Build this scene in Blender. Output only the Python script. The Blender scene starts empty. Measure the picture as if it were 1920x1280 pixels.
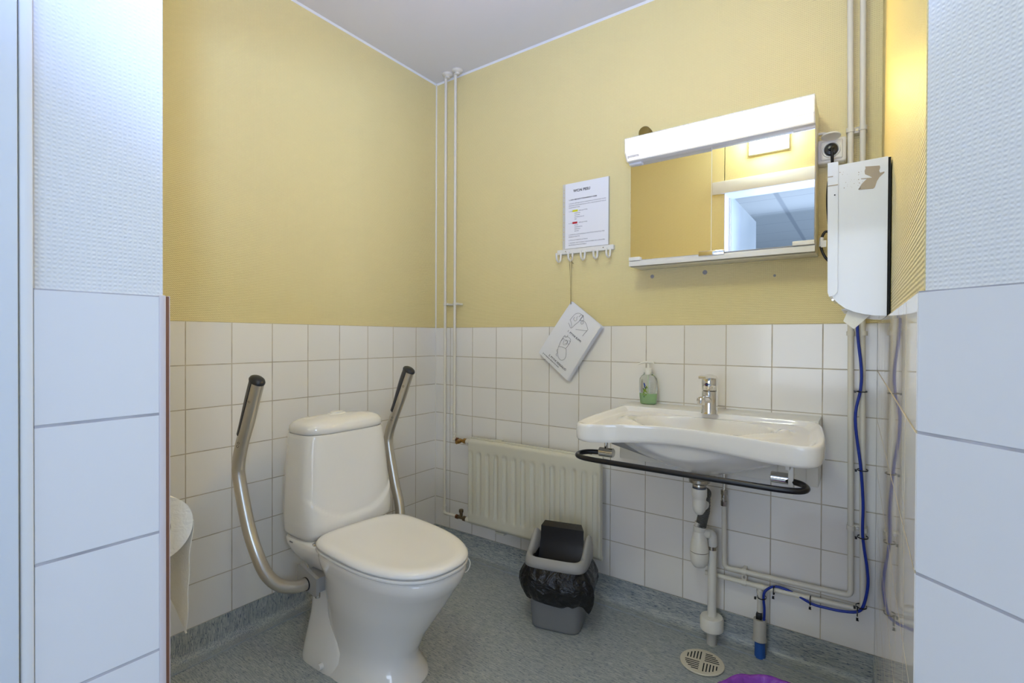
import bpy, bmesh, math, random
import numpy as np
from mathutils import Vector, Matrix
random.seed(7)
C = bpy.context.scene.collection
sc = bpy.context.scene
PI = math.pi

# ------------------------------------------------------------------ camera
CAM = Vector((1.87565, -1.94429, 1.09892))
fwd = Vector((-0.57772220, 0.81619687, -0.00772843)).normalized()
rt = (Vector((-0.57685002, 0.81681426, -0.00772383)) - Vector((-0.57772220, 0.81619687, -0.00772843))).normalized()
up = rt.cross(fwd).normalized()
cd = bpy.data.cameras.new('camera'); cam = bpy.data.objects.new('camera', cd); C.objects.link(cam)
cam.matrix_world = Matrix(((rt.x, up.x, -fwd.x, CAM.x), (rt.y, up.y, -fwd.y, CAM.y), (rt.z, up.z, -fwd.z, CAM.z), (0, 0, 0, 1)))
cd.sensor_width = 36; cd.lens = 36 * 935.81 / 1920; cd.clip_start = .02
sc.camera = cam

# ------------------------------------------------------------------ world, lights, exposure
sc.view_settings.view_transform = 'Standard'; sc.view_settings.look = 'None'
sc.view_settings.exposure = 0.13; sc.view_settings.gamma = 1; sc.view_settings.use_curve_mapping = False
w = bpy.data.worlds.new('world'); sc.world = w; w.use_nodes = True
w.node_tree.nodes['Background'].inputs[0].default_value = (.62, .74, 1, 1)
w.node_tree.nodes['Background'].inputs[1].default_value = .25

def area(name, loc, aim, size, power, col, sy=None, spread=180):
    l = bpy.data.lights.new(name, 'AREA'); o = bpy.data.objects.new(name, l); C.objects.link(o)
    l.energy = power; l.color = col; l.shape = 'RECTANGLE'; l.size = size; l.size_y = sy or size; l.spread = math.radians(spread)
    o.location = loc; o.rotation_euler = (Vector(aim) - Vector(loc)).to_track_quat('-Z', 'Y').to_euler()
    return o
# cool corridor light that comes in through the open doorway
area('corridor_side_fill', (3.5, -2.76, 1.75), (0, -.45, 2.15), .22, 7.5, (.46, .66, 1.0), spread=95)  # added lamp, no window known there; its light on the left wall stops at the pier
area('corridor_daylight', (1.55, -4.7, 1.30), (1.50, 0, 1.0), 1.5, 30, (.68, .79, 1.0))
area('corridor_right_fill', (4.3, -5.2, 1.3), (1.0, -5.2, 1.9), 2.2, 98, (.62, .75, 1.0))  # added unseen lamp that cools the door piers; no window known there
area('bounced_flash', (1.90, -2.00, 1.30), (1.0, -.85, 2.45), .12, 10.5, (.28, .42, 1.0), spread=92)

# ------------------------------------------------------------------ mesh helpers
class MB:
    def __init__(s): s.v = []; s.f = []; s.m = []; s.mi = 0; s.M = Matrix.Identity(4)
    def add(s, vs, fs):
        b = len(s.v); s.v += [tuple(s.M @ Vector(p)) for p in vs]; s.f += [tuple(i + b for i in f) for f in fs]; s.m += [s.mi] * len(fs); return s
    def box(s, x0, y0, z0, x1, y1, z1, bev=0, seg=2, R=None):
        bm = bmesh.new(); bmesh.ops.create_cube(bm, size=1)
        for v in bm.verts: v.co = Vector(((x0 + x1) / 2 + v.co.x * (x1 - x0), (y0 + y1) / 2 + v.co.y * (y1 - y0), (z0 + z1) / 2 + v.co.z * (z1 - z0)))
        if bev: bmesh.ops.bevel(bm, geom=bm.edges[:], offset=bev, segments=seg, affect='EDGES', profile=.5)
        s.bm(bm, R); return s
    def bm(s, bm, R=None):
        bm.verts.index_update()
        vs = [(R @ v.co) if R else v.co.copy() for v in bm.verts]
        s.add(vs, [[v.index for v in f.verts] for f in bm.faces]); bm.free()
    def rings(s, R, cap0=True, cap1=True, closed=False):
        n = len(R[0]); vs = [p for r in R for p in r]; fs = []
        m = len(R)
        for i in range(m if closed else m - 1):
            a = i * n; b = ((i + 1) % m) * n
            for j in range(n): k = (j + 1) % n; fs.append((a + j, a + k, b + k, b + j))
        if cap0 and not closed: fs.append(tuple(range(n))[::-1])
        if cap1 and not closed: fs.append(tuple((m - 1) * n + j for j in range(n)))
        return s.add(vs, fs)
    def tube(s, path, r, seg=12, cap=True, smooth=0, squash=1):
        P = [Vector(p) for p in path]
        if smooth: P = catmull(P, smooth)
        rr = r if isinstance(r, (list, tuple)) else None
        R = []; prev = None
        for i, p in enumerate(P):
            t = (P[min(i + 1, len(P) - 1)] - P[max(i - 1, 0)]).normalized()
            if prev is None:
                a = Vector((0, 0, 1)) if abs(t.z) < .9 else Vector((1, 0, 0))
                u = (a - t * a.dot(t)).normalized()
            else:
                u = prev - t * prev.dot(t); u = u.normalized() if u.length > 1e-6 else prev
            prev = u; v = t.cross(u)
            q = rr[min(int(i * len(rr) / len(P)), len(rr) - 1)] if rr else r
            R.append([p + (u * math.cos(2 * PI * k / seg) * squash + v * math.sin(2 * PI * k / seg)) * q for k in range(seg)])
        return s.rings(R, cap, cap)
    def cyl(s, p0, p1, r, r2=None, seg=24, bev=0):
        p0 = Vector(p0); p1 = Vector(p1); r2 = r if r2 is None else r2
        L = (p1 - p0).length
        pr = [(r, 0), (r2, L)] if not bev else [(r - bev, 0), (r, bev), (r2, L - bev), (r2 - bev, L)]
        return s.lathe(pr, p0, p1 - p0, seg)
    def lathe(s, prof, org=(0, 0, 0), axis=(0, 0, 1), seg=32, cap=True, sx=1, sy=1):
        t = Vector(axis).normalized(); org = Vector(org)
        if abs(t.z) > .999: u = Vector((1, 0, 0)); v = Vector((0, 1, 0)) if t.z > 0 else Vector((0, -1, 0))
        else:
            u = (Vector((0, 0, 1)) - t * t.z).normalized(); v = t.cross(u)
        R = [[org + t * h + (u * math.cos(2 * PI * k / seg) * sx + v * math.sin(2 * PI * k / seg) * sy) * r for k in range(seg)] for r, h in prof]
        return s.rings(R, cap, cap)
    def prism(s, poly, n, d, flip=False):
        """poly: 3D outline, extruded by vector d"""
        P = [Vector(p) for p in poly]; D = Vector(d)
        return s.rings([P, [p + D for p in P]])
    def build(s, name, mat, parent=None, ang=35, **tags):
        me = bpy.data.meshes.new(name); me.from_pydata([tuple(v) for v in s.v], [], s.f); me.update()
        bm = bmesh.new(); bm.from_mesh(me); bmesh.ops.recalc_face_normals(bm, faces=bm.faces[:]); bm.to_mesh(me); bm.free()
        for m in (mat if isinstance(mat, (list, tuple)) else [mat]): me.materials.append(m)
        me.polygons.foreach_set('material_index', s.m)
        me.shade_smooth()
        me.set_sharp_from_angle(angle=math.radians(ang))
        o = bpy.data.objects.new(name, me); C.objects.link(o)
        if parent: adopt(o, parent)
        for k, v in tags.items(): o[k] = v
        return o
def adopt(o, parent):
    o.parent = parent
    W = Matrix.Identity(4); p = parent; chain = []
    while p: chain.append(p); p = p.parent
    for q in reversed(chain): W = W @ q.matrix_parent_inverse @ q.matrix_basis
    o.matrix_parent_inverse = W.inverted()
def thing(name, label, cat, loc, group=None):
    o = bpy.data.objects.new(name, None); C.objects.link(o); o.location = loc; o.empty_display_size = .05
    o['label'] = label; o['category'] = cat
    if group: o['group'] = group
    return o
def tag(o, label, cat, group=None, kind=None):
    o['label'] = label; o['category'] = cat
    if group: o['group'] = group
    if kind: o['kind'] = kind
    return o
def catmull(P, k, closed=False):
    n = len(P); out = []
    rng = range(n if closed else n - 1)
    g = (lambda i: P[i % n]) if closed else (lambda i: P[max(0, min(n - 1, i))])
    for i in rng:
        a, b, c, d = g(i - 1), g(i), g(i + 1), g(i + 2)
        for j in range(k):
            t = j / k
            out.append(.5 * ((2 * b) + (c - a) * t + (2 * a - 5 * b + 4 * c - d) * t * t + (3 * b - a - 3 * c + d) * t ** 3))
    if not closed: out.append(P[-1])
    return out
def bend(path, r, n=6):
    """polyline with its corners rounded by radius r"""
    P = [Vector(p) for p in path]; out = [P[0]]
    for i in range(1, len(P) - 1):
        a = (P[i - 1] - P[i]); b = (P[i + 1] - P[i]); q = min(r, a.length * .49, b.length * .49)
        A = P[i] + a.normalized() * q; B = P[i] + b.normalized() * q
        for j in range(n + 1):
            t = j / n; out.append((1 - t) ** 2 * A + 2 * t * (1 - t) * P[i] + t * t * B)
    out.append(P[-1]); return out
def text(body, size, loc, R, mat, parent, name='lettering', align='LEFT', space=1.0, ext=.0002, off=0.0):
    cu = bpy.data.curves.new(name, 'FONT'); cu.body = body; cu.size = size; cu.align_x = align; cu.extrude = ext; cu.offset = off; cu.space_character = space
    cu.resolution_u = 2
    t = bpy.data.objects.new(name, cu); C.objects.link(t)
    bpy.context.view_layer.update()
    me = bpy.data.meshes.new_from_object(t.evaluated_get(bpy.context.evaluated_depsgraph_get()))
    bpy.data.objects.remove(t)
    M = Matrix.Translation(Vector(loc)) @ R
    me.transform(M); me.materials.clear(); me.materials.append(mat)
    return me
def join_text(items, name, mat, parent):
    mb = MB()
    for it in items:
        me = text(*it[:4], mat, parent, **(it[4] if len(it) > 4 else {}))
        mb.add([v.co.copy() for v in me.vertices], [list(p.vertices) for p in me.polygons])
        bpy.data.meshes.remove(me)
    return mb.build(name, mat, parent)

# ------------------------------------------------------------------ materials
def mat(name, col, rough=.5, metal=0, spec=.5, coat=0, trans=0, ior=1.45, emit=None, es=0, alpha=1, sss=0):
    m = bpy.data.materials.new(name); m.use_nodes = True; b = m.node_tree.nodes['Principled BSDF']
    b.inputs['Base Color'].default_value = (*col, 1); b.inputs['Roughness'].default_value = rough
    b.inputs['Metallic'].default_value = metal; b.inputs['Specular IOR Level'].default_value = spec
    b.inputs['Coat Weight'].default_value = coat; b.inputs['Coat Roughness'].default_value = .05
    b.inputs['Transmission Weight'].default_value = trans; b.inputs['IOR'].default_value = ior
    b.inputs['Alpha'].default_value = alpha
    if emit: b.inputs['Emission Color'].default_value = (*emit, 1); b.inputs['Emission Strength'].default_value = es
    if sss: b.inputs['Subsurface Weight'].default_value = sss; b.inputs['Subsurface Radius'].default_value = (.01, .01, .008)
    return m
class NT:
    def __init__(s, m): s.t = m.node_tree; s.b = s.t.nodes['Principled BSDF']
    def n(s, ty, **kw):
        o = s.t.nodes.new(ty)
        for k, v in kw.items(): setattr(o, k, v)
        return o
    def l(s, a, b): s.t.links.new(a, b)
    def math(s, op, a, b=None, c=None):
        o = s.n('ShaderNodeMath', operation=op)
        for i, q in enumerate((a, b, c)):
            if q is None: continue
            if isinstance(q, (int, float)): o.inputs[i].default_value = q
            else: s.l(q, o.inputs[i])
        return o.outputs[0]
    def mapr(s, v, a, b, c=0, d=1):
        o = s.n('ShaderNodeMapRange'); s.l(v, o.inputs[0])
        for i, q in enumerate((a, b, c, d)): o.inputs[i + 1].default_value = q
        return o.outputs[0]
    def coord(s):
        c = s.n('ShaderNodeTexCoord'); x = s.n('ShaderNodeSeparateXYZ'); s.l(c.outputs['Object'], x.inputs[0]); return c.outputs['Object'], x.outputs
    def noise(s, vec, scale, detail=2, dist=0, mapping=None):
        if mapping:
            mp = s.n('ShaderNodeMapping'); s.l(vec, mp.inputs[0]); mp.inputs['Scale'].default_value = mapping; vec = mp.outputs[0]
        o = s.n('ShaderNodeTexNoise'); s.l(vec, o.inputs['Vector']); o.inputs['Scale'].default_value = scale; o.inputs['Detail'].default_value = detail
        o.inputs['Distortion'].default_value = dist
        return o.outputs[0]
    def mix(s, f, a, b):
        o = s.n('ShaderNodeMix', data_type='RGBA')
        s.l(f, o.inputs[0])
        for i, q in ((6, a), (7, b)):
            if isinstance(q, tuple): o.inputs[i].default_value = (*q, 1)
            else: s.l(q, o.inputs[i])
        return o.outputs[2]
    def bump(s, h, strength, dist, prev=None):
        o = s.n('ShaderNodeBump'); s.l(h, o.inputs['Height']); o.inputs['Strength'].default_value = strength; o.inputs['Distance'].default_value = dist
        if prev: s.l(prev, o.inputs['Normal'])
        s.l(o.outputs[0], s.b.inputs['Normal']); return o.outputs[0]

def tile_mat(name, ax, off, pitch, hoff, col=(.86, .83, .78), grout=(.58, .51, .40), rough=.09, vert=True, wav=.10):
    m = mat(name, col, rough); t = NT(m); vec, X = t.coord()
    def joint(sig, o, p, hw=.0016):
        q = t.math('FRACT', t.math('DIVIDE', t.math('SUBTRACT', sig, o), p))
        q = t.math('MINIMUM', q, t.math('SUBTRACT', 1.0, q))
        return t.mapr(t.math('MULTIPLY', q, p), hw * .75, hw * 1.35, 1, 0)
    mask = joint(X[2], hoff, .15)
    if vert:
        d = {'x': X[0], 'y': X[1], 'd': None}[ax]
        mask = t.math('MAXIMUM', mask, joint(d, off, pitch))
        cell = t.n('ShaderNodeTexWhiteNoise', noise_dimensions='2D'); cv = t.n('ShaderNodeCombineXYZ')
        t.l(t.math('FLOOR', t.math('DIVIDE', t.math('SUBTRACT', d, off), pitch)), cv.inputs[0]); t.l(t.math('FLOOR', t.math('DIVIDE', t.math('SUBTRACT', X[2], hoff), .15)), cv.inputs[1])
        t.l(cv.outputs[0], cell.inputs['Vector'])
        tc = t.mix(cell.outputs[0], tuple(c * .97 for c in col), tuple(min(1, c * 1.03) for c in col))
    else: tc = t.mix(t.noise(vec, 3), col, tuple(c * .98 for c in col))
    gr = t.mix(t.mapr(t.noise(vec, 14, 3), .4, .7), grout, tuple(c * .7 for c in grout))
    c = t.mix(mask, tc, gr); t.l(c, t.b.inputs['Base Color'])
    t.l(t.mapr(mask, 0, 1, rough, .85), t.b.inputs['Roughness'])
    n = t.bump(t.noise(vec, 9, 1), wav, .004)
    t.bump(t.math('SUBTRACT', 1.0, mask), .5, .0012, n)
    return m
def paper_mat(name, col, axis, p=.0062, st=.6, rough=.42, d=.0009, spec=.5):
    """painted woven-fibre wallpaper"""
    m = mat(name, col, rough, spec=spec); t = NT(m); vec, X = t.coord()
    if axis == 'x': h = X[0]
    elif axis == 'y': h = X[1]
    else: h = t.math('SUBTRACT', t.math('MULTIPLY', X[0], .75), t.math('MULTIPLY', X[1], .66))
    nz = t.noise(vec, 90, 2)
    a = t.math('SINE', t.math('ADD', t.math('MULTIPLY', h, 2 * PI / p), t.math('MULTIPLY', nz, 2.5)))
    b = t.math('SINE', t.math('ADD', t.math('MULTIPLY', X[2], 2 * PI / p), t.math('MULTIPLY', nz, 2.5)))
    hh = t.math('ADD', t.math('MULTIPLY', b, .6), t.math('MULTIPLY', t.math('MULTIPLY', a, b), .6))
    hh = t.math('ADD', hh, t.math('MULTIPLY', t.noise(vec, 420, 2), .8))
    t.bump(hh, st, d)
    t.l(t.mix(t.noise(vec, 1.7, 3), tuple(c * .97 for c in col), tuple(min(1, c * 1.03) for c in col)), t.b.inputs['Base Color'])
    return m
YEL = (.80, .685, .345)
M_tile_l = tile_mat('tile_left_wall', 'y', -.144, .1516, .10)
M_tile_b = tile_mat('tile_back_wall', 'x', .1045, .1506, .10)
M_tile_r = tile_mat('tile_right_wall', 'y', -.06, .1506, .10, rough=.03, wav=.02, grout=(.74, .62, .40))  # grout painted brighter and yellower, as if lit by light grazing this wall
M_tile_f = tile_mat('tile_front_wall', 'x', 1.02, .1506, .10)
M_tile_p = tile_mat('tile_door_pier', 'y', 0, .15, .10, col=(.80, .80, .80), grout=(.50, .49, .52), vert=False, rough=.16)
M_pap_l = paper_mat('wallpaper_yellow_left', YEL, 'y')
M_pap_b = paper_mat('wallpaper_yellow_back', YEL, 'x')
M_pap_r = paper_mat('wallpaper_yellow_right', YEL, 'y', rough=.40, st=1.0, spec=.35)
M_pap_w = paper_mat('wallpaper_white_left', (.78, .78, .76), 'y', p=.0050, st=.35, rough=.5, d=.0008)
M_pap_d = paper_mat('wallpaper_white_diagonal', (.78, .78, .76), 'd', p=.0050, st=.35, rough=.5, d=.0008)
M_white = mat('white_paint', (.82, .82, .80), .4)
M_door = mat('door_pale_blue', (.72, .78, .84), .3)
M_ceil = mat('ceiling_paint', (.80, .79, .80), .8)
t = NT(M_ceil); vec, X = t.coord(); t.bump(t.noise(vec, 160, 3), .15, .001)
M_caulk = mat('caulk', (.86, .87, .90), .5)

def vinyl(name, streak):
    m = mat(name, (.2, .25, .3), .33); t = NT(m); vec, X = t.coord()
    sx = {'x': (1, 9, 9), 'z': (9, 9, 1)}[streak]
    big = t.mapr(t.noise(vec, 26, 4, .4, sx), .35, .68)
    c = t.mix(big, (.28, .31, .32), (.50, .52, .49))
    c = t.mix(t.mapr(t.noise(vec, 60, 2, 0, sx), .60, .64), c, (.09, .12, .17))
    c = t.mix(t.mapr(t.noise(vec, 47, 2, 0, tuple(q * 1.1 for q in sx)), .63, .67), c, (.55, .56, .50))
    c = t.mix(t.mapr(t.noise(vec, 120, 1, 0, tuple(1 + (q - 1) * .4 for q in sx)), .73, .76), c, (.02, .025, .04))
    t.l(c, t.b.inputs['Base Color']); t.bump(t.noise(vec, 300, 2), .1, .0008)
    return m
M_floor = vinyl('vinyl_floor', 'x'); M_cove_b = vinyl('vinyl_coving_along', 'x'); M_cove_l = vinyl('vinyl_coving_up', 'z')
M_weld = mat('vinyl_weld', (.36, .40, .44), .3)
M_porc = mat('porcelain', (.83, .80, .74), .07, coat=.5)
M_sink = mat('sink_porcelain', (.86, .84, .80), .08, coat=.5)
M_seat = mat('seat_plastic', (.84, .82, .78), .13)
M_alu = mat('brushed_aluminium', (.60, .56, .49), .32, .9)
M_grip = mat('black_grip', (.022, .024, .028), .35)
M_grey = mat('grey_bracket', (.34, .33, .31), .4)
M_chrome = mat('chrome', (.82, .80, .76), .06, 1)
M_steel = mat('worn_steel', (.45, .42, .37), .25, 1)
M_rad = mat('radiator_enamel', (.68, .65, .53), .35)
M_pipe = mat('painted_pipe', (.74, .70, .60), .35)
M_brass = mat('old_brass', (.42, .25, .08), .3, .9)
M_dbrass = mat('dark_brass', (.20, .15, .09), .35, .8)
M_rust = mat('rusty_nut', (.17, .07, .03), .5, .5)
M_plast = mat('white_plastic', (.82, .80, .73), .3)
M_plastc = mat('white_trap_plastic', (.78, .75, .67), .28)
M_black = mat('black_plastic', (.008, .008, .010), .28)
M_rubber = mat('black_rubber', (.02, .02, .022), .4)
M_rubberg = mat('grey_rubber', (.10, .10, .09), .45)
M_blue = mat('blue_cable', (.01, .035, .32), .35)
M_blued = mat('blue_tape', (.02, .10, .38), .5)
M_bin = mat('bin_grey', (.20, .20, .195), .42)
M_binrim = mat('bin_rim_grey', (.33, .32, .30), .38)
M_paper = mat('paper', (.84, .84, .86), .7)
M_pocket = mat('plastic_pocket', (.80, .78, .70), .2, alpha=.65)
M_ink = mat('ink', (.05, .045, .045), .7)
M_inks = mat('small_ink', (.20, .19, .20), .7)
M_hly = mat('yellow_marker', (.68, .66, .02), .7)
M_hlr = mat('red_marker', (.46, .01, .02), .7)
M_string = mat('brown_string', (.24, .18, .08), .8)
M_enamel = mat('white_enamel', (.80, .81, .84), .13, coat=.4)
M_worn = mat('bare_primer', (.40, .33, .25), .6)
M_mirror = mat('mirror_glass', (.93, .94, .92), .0, 1)
M_cab = mat('cabinet_white', (.80, .78, .72), .32)
M_lamp = mat('mirror_light_diffuser', (.95, .94, .9), .3, emit=(1, .69, .17), es=60)
M_lampe = mat('lower_light_diffuser', (.95, .94, .9), .3, emit=(1, .88, .60), es=.45)
M_lampw = mat('door_lamp_diffuser', (.9, .95, 1), .3, emit=(.90, 1, .80), es=40.0)
M_tp = mat('tissue', (.86, .83, .74), .9)
M_tpd = mat('tissue_core', (.35, .26, .16), .9)
M_glass = mat('clear_plastic', (.93, .95, .92), .06, trans=.92, ior=1.3)
M_soap = mat('green_soap', (.50, .82, .38), .15, trans=.25, ior=1.33, sss=.2)
M_leaf = mat('label_olive', (.16, .26, .02), .4)
M_dleaf = mat('label_dark', (.01, .05, .06), .4)
M_lblue = mat('label_blue', (.02, .06, .30), .4)
M_purple = mat('purple_bag', (.22, .05, .38), .25)
M_bag = mat('black_bag', (.006, .006, .007), .2, spec=.5)
t = NT(M_bag); vec, X = t.coord(); n_ = t.bump(t.noise(vec, 16, 5, 1.2), 1.0, .02)
t = NT(M_purple); vec, X = t.coord(); t.bump(t.noise(vec, 30, 4, 1), .6, .012)
t = NT(M_tp); vec, X = t.coord(); t.bump(t.noise(vec, 60, 4, .8), .5, .004)
M_cream = mat('cream_drain', (.70, .64, .50), .4)
M_dark = mat('dark_gap', (.012, .012, .012), .8)
M_sleeve = mat('grey_sleeve', (.50, .48, .43), .45)
M_ochre = mat('dark_ochre', (.18, .12, .02), .45)
M_plug = mat('grey_wall_plug', (.33, .32, .33), .6)
M_edge = mat('edge_profile_pink', (.62, .56, .56), .35)
M_edgeb = mat('edge_profile_brown', (.22, .10, .06), .5)

# ------------------------------------------------------------------ the room
ZT = 1.15; ZC = 2.4476; W = 1.907; YF = -1.68; XP = 1.145
def struct(name, mb, m, parent=None):
    o = mb.build(name, m, parent)
    if not parent: o['kind'] = 'structure'
    return o
# left wall
mb = MB(); mb.box(-.12, YF - .12, -.02, -.006, .12, ZC + .02); mb.mi = 1; mb.box(-.006, YF, .0, 0, 0, ZT, .0006, 1)
struct('wall_left', mb, [M_pap_l, M_tile_l])
mb = MB(); mb.box(0 - .006, .006, -.02, W + .12, .12, ZC + .02); mb.mi = 1; mb.box(0, 0, 0, W, .006, ZT, .0006, 1)
struct('wall_back', mb, [M_pap_b, M_tile_b])
# right wall, ending where the diagonal door pier begins
RT = Matrix.Translation((W, 0, 0)) @ Matrix.Rotation(math.radians(.62), 4, 'Z') @ Matrix.Translation((-W, 0, 0))
mb = MB(); mb.M = RT; mb.box(W + .006, -1.2545, -.02, W + .12, .006, ZC + .02); mb.mi = 1; mb.box(W, -1.2595, 0, W + .006, 0, ZT, .0006, 1)
struct('wall_right', mb, [M_pap_r, M_tile_r])
# diagonal pier on the right of the doorway
d = Vector((.757, -.653, 0)).normalized(); nrm = Vector((-d.y, d.x, 0)); nrm = nrm if nrm.x > 0 else -nrm
A = Vector((1.9275, -1.2575, 0)); L = .66
mb = MB()
def quadbox(mb, P, dirv, Ln, nv, th, z0, z1):
    a = P; b = P + dirv * Ln; c = b + nv * th; e = P + nv * th
    mb.rings([[Vector((q.x, q.y, z0)) for q in (a, b, c, e)], [Vector((q.x, q.y, z1)) for q in (a, b, c, e)]])
quadbox(mb, A, d, L, nrm, .12, -.02, ZC + .02)
mb.mi = 1; quadbox(mb, A - nrm * .008 - d * .001, d, L, nrm, .008, 0, ZT)
struct('wall_diagonal', mb, [M_pap_d, M_tile_p])
# front wall with the doorway
mb = MB(); mb.box(-.006, YF - .12, -.02, XP - .010, YF, ZC + .02); mb.mi = 1; mb.box(0, YF, 0, XP - .008, YF + .006, ZT)
mb.mi = 2; mb.box(XP - .010, YF - .123, -.02, XP - .0062, YF - .000, ZC + .02)
mb.mi = 3; mb.box(XP - .008, YF - .123, 0, XP, YF - .006, ZT, .0006, 1)
mb.mi = 0; mb.box(XP - .010, YF - .12, 2.10, 2.5, YF, ZC + .02)
struct('wall_front', mb, [paper_mat('wallpaper_yellow_front', YEL, 'x'), M_tile_f, M_pap_w, M_tile_p])
mb = MB(); mb.box(2.12, YF - .12, 0, 2.5, YF, 2.10); struct('wall_front_right', mb, M_white)
# plastic tile edge strip on the left pier corner
mb = MB(); mb.box(XP - .010, YF - .0065, 0, XP + .0006, YF + .0015, ZT + .001, .0015); mb.mi = 1
mb.box(XP - .0085, YF + .0015, 0, XP - .004, YF + .0065, ZT, .0008); mb.mi = 0; mb.box(XP - .0112, YF + .0060, 0, XP - .0062, YF + .0085, ZT + .001, .001)
struct('trim_1', mb, [M_edge, M_edgeb])
# door casing: frame head and jamb, seen at the left edge and in the mirror
mb = MB(); mb.box(XP - .006, YF - .1345, 0, XP + .002, YF - .1235, 2.05, .002)
mb.box(XP - .006, YF - .155, 2.02, 2.12, YF - .0, 2.04); mb.box(XP - .08, YF, 2.02, 2.18, YF + .014, 2.10, .003)
struct('trim_2', mb, M_white)
mb = MB(); mb.box(XP - .012, -2.72, .01, XP + .006, YF - .136, 2.04, .002); struct('door_1', mb, M_door)
# floor, ceiling
mb = MB(); mb.box(-.1, -9, -.04, 4.6, .1, 0); struct('floor', mb, M_floor)
mb = MB(); mb.box(-.12, YF - .12, ZC, 2.6, .12, ZC + .06); struct('ceiling', mb, M_ceil)
# caulk along the ceiling and in the corners
mb = MB(); q = .007
mb.prism([(0, 0.006, ZC), (0, 0.006 - q, ZC), (0, 0.006, ZC - q)], 0, (W + .006, 0, 0))
mb.prism([(-.006, 0, ZC), (-.006 + q, 0, ZC), (-.006, 0, ZC - q)], 0, (0, YF, 0))
mb.prism([(W + .006, 0, ZC), (W + .006 - q, 0, ZC), (W + .006, 0, ZC - q)], 0, (0, -1.262, 0))
struct('trim_3', mb, M_caulk)
mb = MB()
for cx in (-.006,): mb.prism([(cx, .006, ZT), (cx + .005, .006, ZT), (cx, .001, ZT)], 0, (0, 0, ZC - ZT - .006))
mb.prism([(0, 0, .1), (.004, 0, .1), (0, -.004, .1)], 0, (0, 0, ZT - .1))
struct('trim_4', mb, mat('corner_caulk', (.74, .70, .62), .5))
# vinyl coving
def cove(name, p0, along, inn, m, ln):
    a = Vector(along); n = Vector(inn); p = Vector(p0); mb = MB()
    prof = [(.0, .10), (.003, .10), (.0032, .03)]
    for k in range(1, 7):
        th = PI / 2 * k / 6; prof.append((.0032 + .028 * (1 - math.cos(th)), .030 - .028 * math.sin(th)))
    prof += [(.055, .0018), (.055, 0), (0, 0)]
    r0 = [p + n * q + Vector((0, 0, h)) for q, h in prof]; r1 = [v + a * ln for v in r0]
    mb.rings([r0, r1]); mb.mi = 1
    w0 = [p + n * q + Vector((0, 0, h)) for q, h in ((.0535, .0012), (.0535, .0026), (.0575, .0026), (.0575, .0002))]
    mb.rings([w0, [v + a * ln for v in w0]])
    return struct(name, mb, [m, M_weld])
cove('baseboard_back', (0, 0, 0), (1, 0, 0), (0, -1, 0), M_cove_b, W)
cove('baseboard_left', (0, 0, 0), (0, -1, 0), (1, 0, 0), M_cove_l, -YF)
cove('baseboard_right', (W, 0, 0), (.0108, -.99994, 0), (-1, 0, 0), M_cove_l, 1.26)
# the room beyond the doorway (seen only in the mirror)
mc = mat('corridor_ceiling_panel', (.62, .68, .74), .6); t = NT(mc); vec, X = t.coord()
def jn(sig, o, p, hw):
    q = t.math('FRACT', t.math('DIVIDE', t.math('SUBTRACT', sig, o), p)); q = t.math('MINIMUM', q, t.math('SUBTRACT', 1.0, q))
    return t.mapr(t.math('MULTIPLY', q, p), hw * .7, hw * 1.3, 1, 0)
t.l(t.mix(t.math('MAXIMUM', jn(X[0], 1.16, 1.2, .022), jn(X[1], -3.3, .6, .006)), (.62, .68, .74), (.42, .48, .56)), t.b.inputs['Base Color'])
mb = MB(); mb.box(-.6, -8.6, 2.50, 4.6, YF - .12, 2.56); struct('ceiling_beyond_door', mb, mc)
mb = MB(); mb.box(-.2, -8.4, 0, .0, -1.9, 2.5, R=Matrix.Translation((.62, 0, 0)) @ Matrix.Rotation(-.07, 4, 'Z')); struct('wall_beyond_left', mb, mat('grey_plaster', (.55, .58, .58), .7))
mb = MB(); mb.box(-.4, -8.6, 0, 4.6, -8.4, 2.5); mb.box(4.4, -8.4, 0, 4.6, -1.8, 2.5); struct('wall_beyond_far', mb, M_white)

# ------------------------------------------------------------------ toilet
YC = -.835
T = thing('toilet', 'white floor-standing toilet with closed lid between two raised support arms', 'toilet', (.30, YC, 0))
def se(cx, cy, ax, bx, wy, n, z, N=64, m=None):
    """superellipse ring: front half-length ax, rear bx, half width wy"""
    out = []
    for k in range(N):
        th = 2 * PI * k / N; c, s_ = math.cos(th), math.sin(th); e = n if c >= 0 else (m or n)
        out.append(Vector((cx + (ax if c >= 0 else bx) * math.copysign(abs(c) ** (2 / e), c), cy + wy * math.copysign(abs(s_) ** (2 / e), s_), z)))
    return out
def lidring(z, off=0, rot=-.1, N=72, dx=0):
    x0, Ln, Wd, fr, n, m = .412, .500, .358, .34, 2.5, 3.9
    xc = x0 + Ln * fr; out = []
    for k in range(N):
        th = 2 * PI * k / N; c, s_ = math.cos(th), math.sin(th)
        a, e = (Ln * (1 - fr), n) if c >= 0 else (Ln * fr, m)
        X = (a + off) * math.copysign(abs(c) ** (2 / e), c); Y = (Wd / 2 + off) * math.copysign(abs(s_) ** (2 / e), s_)
        out.append(Vector((xc + dx + X * math.cos(rot) - Y * math.sin(rot), -.850 + X * math.sin(rot) + Y * math.cos(rot), z)))
    return out
rr = -.08
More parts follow.
